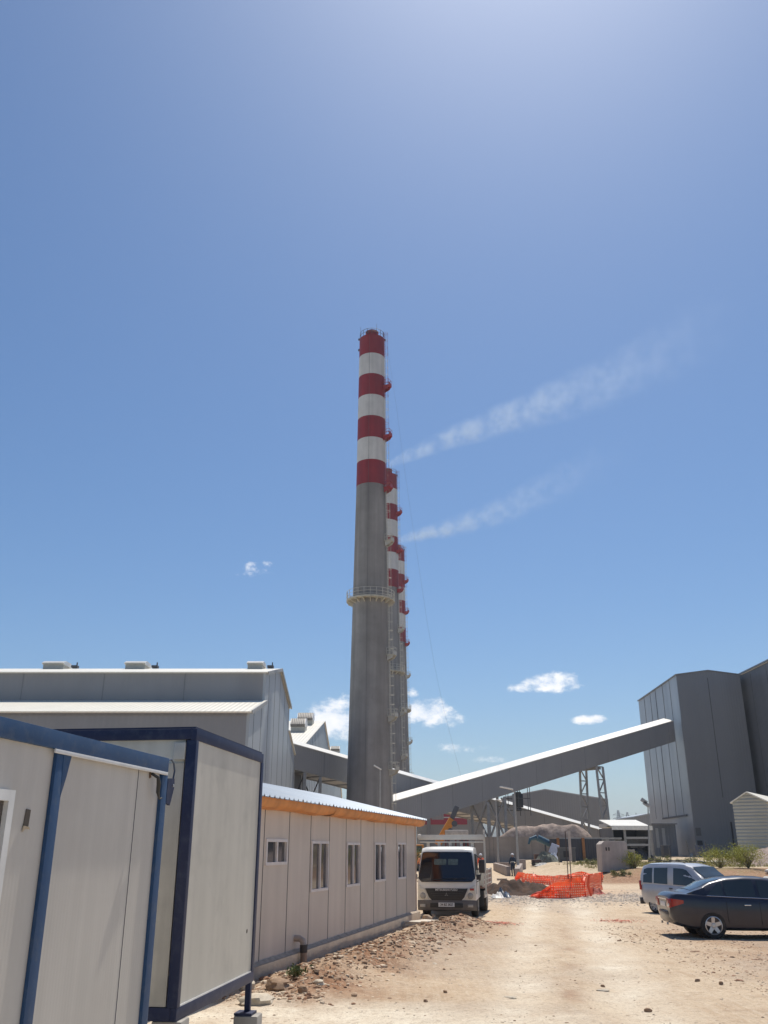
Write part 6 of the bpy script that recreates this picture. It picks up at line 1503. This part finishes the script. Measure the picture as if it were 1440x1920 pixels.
strewn('grey_gravel', 'band of grey gravel across the track before the orange net', 6000, f_strip, .035, [SM[2], pm('stone_light',(.50,.44,.38),.95,var=.2,scale=9)], 3)
def f_right(r): return r.uniform(6, 17), 13.5+16*r.random(), abs(r.gauss(0,.6))**1.5+.35
strewn('clods', 'reddish clods and pebbles on the parking ground in front of the saloon car', 7500, f_right, .022, [SM[1], SM[0], pm('clod_red',(.33,.19,.12),.95,var=.25,scale=9)], 4)
def f_bank(r):
    x, y = r.uniform(17, 46), r.uniform(73, 96); return x, (y if noise.noise(Vector((x*.35,y*.35,1))) > r.uniform(-.1,.35) else None), r.uniform(.4, 1.3)
strewn('dry_grass', 'dry yellow green grass growing over the bank on the right', 9000, f_bank, .26, [pm('dry_grass', (.36,.33,.12), .8, var=.4, scale=1)], 5, grassy=True)
# gravel bank at the right edge
gq = gp(1436, 82); heap('gravel_heap', 'grey brown gravel bank at the right edge in front of the corrugated shed', 'gravel heap', gq.x+3.2, 83, 7.2, 7, 2.1, pm('bank_gravel', (.27,.20,.17), .95, 0, .55, 3, bump=1.5, bscale=6, dirt=((.5,.45,.4), 4.5, .5)), 6, .35, .75, 40)
# white scraps and rocks on the bank
for i, (px, py, Y, s) in enumerate(((1262,1612,79,.55),(1281,1606,79,.22),(1176,1606,76,.4),(1438,1632,66,.35),(1430,1640,64,.25))):
    q = gp(px, Y); m = MB(); rnd = random.Random(i); vs = []
    for k in range(5):
        for a in range(8): t = 6.283*a/8; rr = s*math.sin(math.pi*(k+.5)/5)*rnd.uniform(.7,1.2); vs.append((math.cos(t)*rr, math.sin(t)*rr*.7, s*.8*(k/4)))
    m.add(vs, [(j*8+a, j*8+(a+1)%8, (j+1)*8+(a+1)%8, (j+1)*8+a) for j in range(4) for a in range(8)]+[tuple(range(32,40))], False)
    o = m.build('pale_rock', pm('white_scrap',(.60,.58,.54),.8,var=.15,scale=6), loc=tuple(q)); tag(o, ('pale heap of broken stone on the bank before the tall tower','small white rock on a stake line below the tower windows','pale rock pile just right of the pale concrete block','larger white rock behind the saloon roof at the right edge','smaller white rock behind the saloon roof at the right edge')[i], 'rock')
# individual rocks near the plinth
rk = [(520,1868,.26,.13,'large flat brown rock beside the cabin foot'),(500,1842,.0,.0,''),(482,1885,.30,.12,'broken pale slab leaning by the cabin foot block'),(567,1874,.09,.08,'small grey rock right of the flat brown rock'),(597,1866,.10,.07,'whitish rock below the drain pipe'),(548,1851,.08,.06,'pale rock by the grass tuft'),
      (622,1810,.14,.10,'dark clod near the middle of the office plinth'),(640,1806,.11,.09,'second dark clod next to a larger one by the plinth'),(800,1725,.20,.16,'tan boulder at the far corner of the office'),(814,1722,.13,.11,'smaller tan boulder by the front bumper of the truck'),(796,1743,.17,.16,'brown boulder below the flat slab at the office corner'),(834,1738,.16,.12,'dark brown clod right of the flat slab'),
      (815,1811,.07,.04,'flat white stone on the track edge'),(798,1882,.045,.04,'small dark stone on the sand'),(835,1865,.05,.04,'dark round stone left of the track'),(1131,1858,.10,.03,'flat whitish stone in the middle of the track'),(1130,1850,.04,.035,'dark stone just above the flat whitish stone'),(1352,1846,.06,.05,'dark clod in the open sand right of the track'),(1308,1842,.05,.04,'small clod left of a darker one right of the track'),(1215,1893,.05,.05,'reddish clod close to the bottom edge'),(956,1869,.10,.025,'thin flat stone left of the tracks'),(466,1862,.16,.12,'pale rock behind the cabin foot'),(455,1850,.3,.14,'tan flat rock under the navy framed cabin')]
for i, (px, py, s, h, lb) in enumerate(rk):
    if not s: continue
    q = atZ(px, py); rnd = random.Random(100+i); vs = []; z = hgt(q.x, q.y)
    K, A = 6, 11; wx, wy = rnd.uniform(.85,1.2), rnd.uniform(.55,.8); ra = rnd.uniform(0,3)
    for k in range(K):
        ph = math.pi*(.18+.80*k/(K-1)*.55+.0)
        for a in range(A):
            t = 6.283*a/A; rr = s*(math.cos((k/(K-1))*1.35))**.6*(1+.55*noise.noise(Vector((math.cos(t)*1.7+i*3, math.sin(t)*1.7, k*.7)))+.18*noise.noise(Vector((math.cos(t)*5+i, math.sin(t)*5, k*1.7)))); x, y = math.cos(t)*rr*wx, math.sin(t)*rr*wy
            vs.append((x*math.cos(ra)-y*math.sin(ra), x*math.sin(ra)+y*math.cos(ra), -h*.3+h*1.3*math.sin(k/(K-1)*1.5)))
    m = MB().add(vs, [(j*A+a, j*A+(a+1)%A, (j+1)*A+(a+1)%A, (j+1)*A+a) for j in range(K-1) for a in range(A)]+[tuple(range((K-1)*A, K*A))], False)
    mt = SM[1] if ('dark' in lb or 'brown' in lb or 'reddish' in lb) else SM[2] if 'grey' in lb else pm('rock_tan', (.46,.35,.25), .95, 0, .25, 6, bump=.6, bscale=18) if 'tan' in lb else pm('rock_white', (.54,.47,.37), .95, 0, .2, 7, bump=.5, bscale=20)
    o = m.build('rock', mt, loc=(q.x, q.y, z)); tag(o, lb, 'rock')
# red paint powder on the ground
for px, py, w, d, lb, sd in ((941,1732,.55,1.0,'patch of red powder on the sand right of the truck',1),(1158,1727,.75,.8,'patch of red crumbs on the sand left of the saloon car',2)):
    q = atZ(px, py); rnd = random.Random(sd); m = MB()
    for k in range(260):
        x, y = q.x+rnd.gauss(0,.42)*w, q.y+rnd.gauss(0,.42)*d; z = hgt(x, y)+.012; s = rnd.uniform(.012,.04); a = rnd.uniform(0,6.28)
        m.add([(x+math.cos(a+t)*s*rnd.uniform(.6,1.2), y+math.sin(a+t)*s*rnd.uniform(.6,1.2), z+rnd.uniform(0,.02)) for t in (0,1.3,2.6,3.9,5.1)], [(0,1,2,3,4)])
    o = m.build('red_powder', pm('red_powder',(.55,.20,.14),.95,var=.4,scale=9), loc=(q.x,q.y,0), world=True, recalc=False); tag(o, lb, 'red powder', kind='stuff')
# ================================================================== smoke
def plume(pts, rads, dens, label, seed):
    m = MB().tube(pts, rads, 14); o = m.build('smoke_plume', [], loc=tuple(pts[0]), world=True); o.data.materials.clear()
    mt = bpy.data.materials.new('smoke_'+str(seed)); mt.use_nodes = True; t = mt.node_tree; n = t.nodes; l = t.links; n.remove(n['Principled BSDF'])
    v = n.new('ShaderNodeVolumePrincipled'); v.inputs['Color'].default_value = (.80,.90,1.0,1); v.inputs['Anisotropy'].default_value = .3
    tc2 = n.new('ShaderNodeTexCoord'); nz_ = n.new('ShaderNodeTexNoise'); nz_.inputs['Scale'].default_value = .24; nz_.inputs['Detail'].default_value = 7; nz_.inputs['Roughness'].default_value = .68
    l.new(tc2.outputs['Object'], nz_.inputs['Vector']); mr = n.new('ShaderNodeMapRange'); l.new(nz_.outputs[0], mr.inputs[0]); mr.inputs[1].default_value = .45; mr.inputs[2].default_value = .64; mr.inputs[3].default_value = 0.07; mr.inputs[4].default_value = 1.0
    # fade with the distance from the stack, denser on the axis
    sp = n.new('ShaderNodeSeparateXYZ'); l.new(tc2.outputs['Object'], sp.inputs[0])
    Lx = pts[-1][0]-pts[0][0]
    f = n.new('ShaderNodeMapRange'); l.new(sp.outputs[0], f.inputs[0]); f.inputs[1].default_value = 0; f.inputs[2].default_value = Lx; f.inputs[3].default_value = dens; f.inputs[4].default_value = 0.0
    f.inputs[3].default_value = 1.0
    pw_ = n.new('ShaderNodeMath'); pw_.operation = 'POWER'; l.new(f.outputs[0], pw_.inputs[0]); pw_.inputs[1].default_value = 2.7
    ps_ = n.new('ShaderNodeMath'); ps_.operation = 'MULTIPLY'; l.new(pw_.outputs[0], ps_.inputs[0]); ps_.inputs[1].default_value = dens
    mm = n.new('ShaderNodeMath'); mm.operation = 'MULTIPLY'; l.new(mr.outputs[0], mm.inputs[0]); l.new(ps_.outputs[0], mm.inputs[1])
    # radial falloff: distance from the centre line z(x)
    fc = n.new('ShaderNodeFloatCurve'); cv = fc.mapping.curves[0]
    q = n.new('ShaderNodeMath'); q.operation = 'DIVIDE'; l.new(sp.outputs[0], q.inputs[0]); q.inputs[1].default_value = Lx
    zmax = max(p[2]-pts[0][2] for p in pts)+.001
    while len(cv.points) < len(pts): cv.points.new(.5,.5)
    for i, p in enumerate(pts): cv.points[i].location = ((p[0]-pts[0][0])/Lx, (p[2]-pts[0][2])/zmax)
    fc.mapping.update(); l.new(q.outputs[0], fc.inputs['Value'])
    zc = n.new('ShaderNodeMath'); zc.operation = 'MULTIPLY'; l.new(fc.outputs[0], zc.inputs[0]); zc.inputs[1].default_value = zmax
    dz = n.new('ShaderNodeMath'); dz.operation = 'SUBTRACT'; l.new(sp.outputs[2], dz.inputs[0]); l.new(zc.outputs[0], dz.inputs[1])
    ab = n.new('ShaderNodeMath'); ab.operation = 'ABSOLUTE'; l.new(dz.outputs[0], ab.inputs[0])
    rr = n.new('ShaderNodeMapRange'); l.new(sp.outputs[0], rr.inputs[0]); rr.inputs[1].default_value = 0; rr.inputs[2].default_value = Lx; rr.inputs[3].default_value = rads[0]; rr.inputs[4].default_value = rads[-1]
    dv = n.new('ShaderNodeMath'); dv.operation = 'DIVIDE'; l.new(ab.outputs[0], dv.inputs[0]); l.new(rr.outputs[0], dv.inputs[1])
    ff = n.new('ShaderNodeMapRange'); ff.interpolation_type = 'SMOOTHSTEP'; l.new(dv.outputs[0], ff.inputs[0]); ff.inputs[1].default_value = .15; ff.inputs[2].default_value = .95; ff.inputs[3].default_value = 1; ff.inputs[4].default_value = 0
    m3 = n.new('ShaderNodeMath'); m3.operation = 'MULTIPLY'; l.new(mm.outputs[0], m3.inputs[0]); l.new(ff.outputs[0], m3.inputs[1])
    l.new(m3.outputs[0], v.inputs['Density']); l.new(v.outputs[0], n['Material Output'].inputs['Volume'])
    o.data.materials.append(mt); tag(o, label, 'smoke', kind='stuff'); return o
def path(ps_, Y): return [tuple(atY(x, y, Y)) for x, y in ps_]
plume(path([(728,874),(775,850),(840,822),(920,795),(1020,760),(1140,715),(1290,640),(1460,560)], 181.3), [1.3,2.2,3.0,3.9,5.2,7.2,10,14], .24, 'thin white smoke drifting right from the second chimney', 1)
plume(path([(746,1016),(790,1002),(860,985),(940,958),(1030,915),(1130,870),(1230,850)], 234), [1.6,2.8,3.8,5.0,6.6,8.5,11], .24, 'thin white smoke drifting right from the farthest chimney', 2)
# ================================================================== thin summer haze over the whole site
hz_ = MB().box((0, 1600, 63.5), (3400, 3500, 135)).build('haze', [], recalc=True)
hm = bpy.data.materials.new('haze_air'); hm.use_nodes = True; hn = hm.node_tree.nodes; hn.remove(hn['Principled BSDF'])
pv = hn.new('ShaderNodeVolumePrincipled'); pv.inputs['Color'].default_value = (.80,.88,1.0,1); pv.inputs['Density'].default_value = .00022; pv.inputs['Anisotropy'].default_value = .2
hm.node_tree.links.new(pv.outputs[0], hn['Material Output'].inputs['Volume']); hz_.data.materials.append(hm); tag(hz_, 'thin pale summer haze', 'haze', kind='stuff')
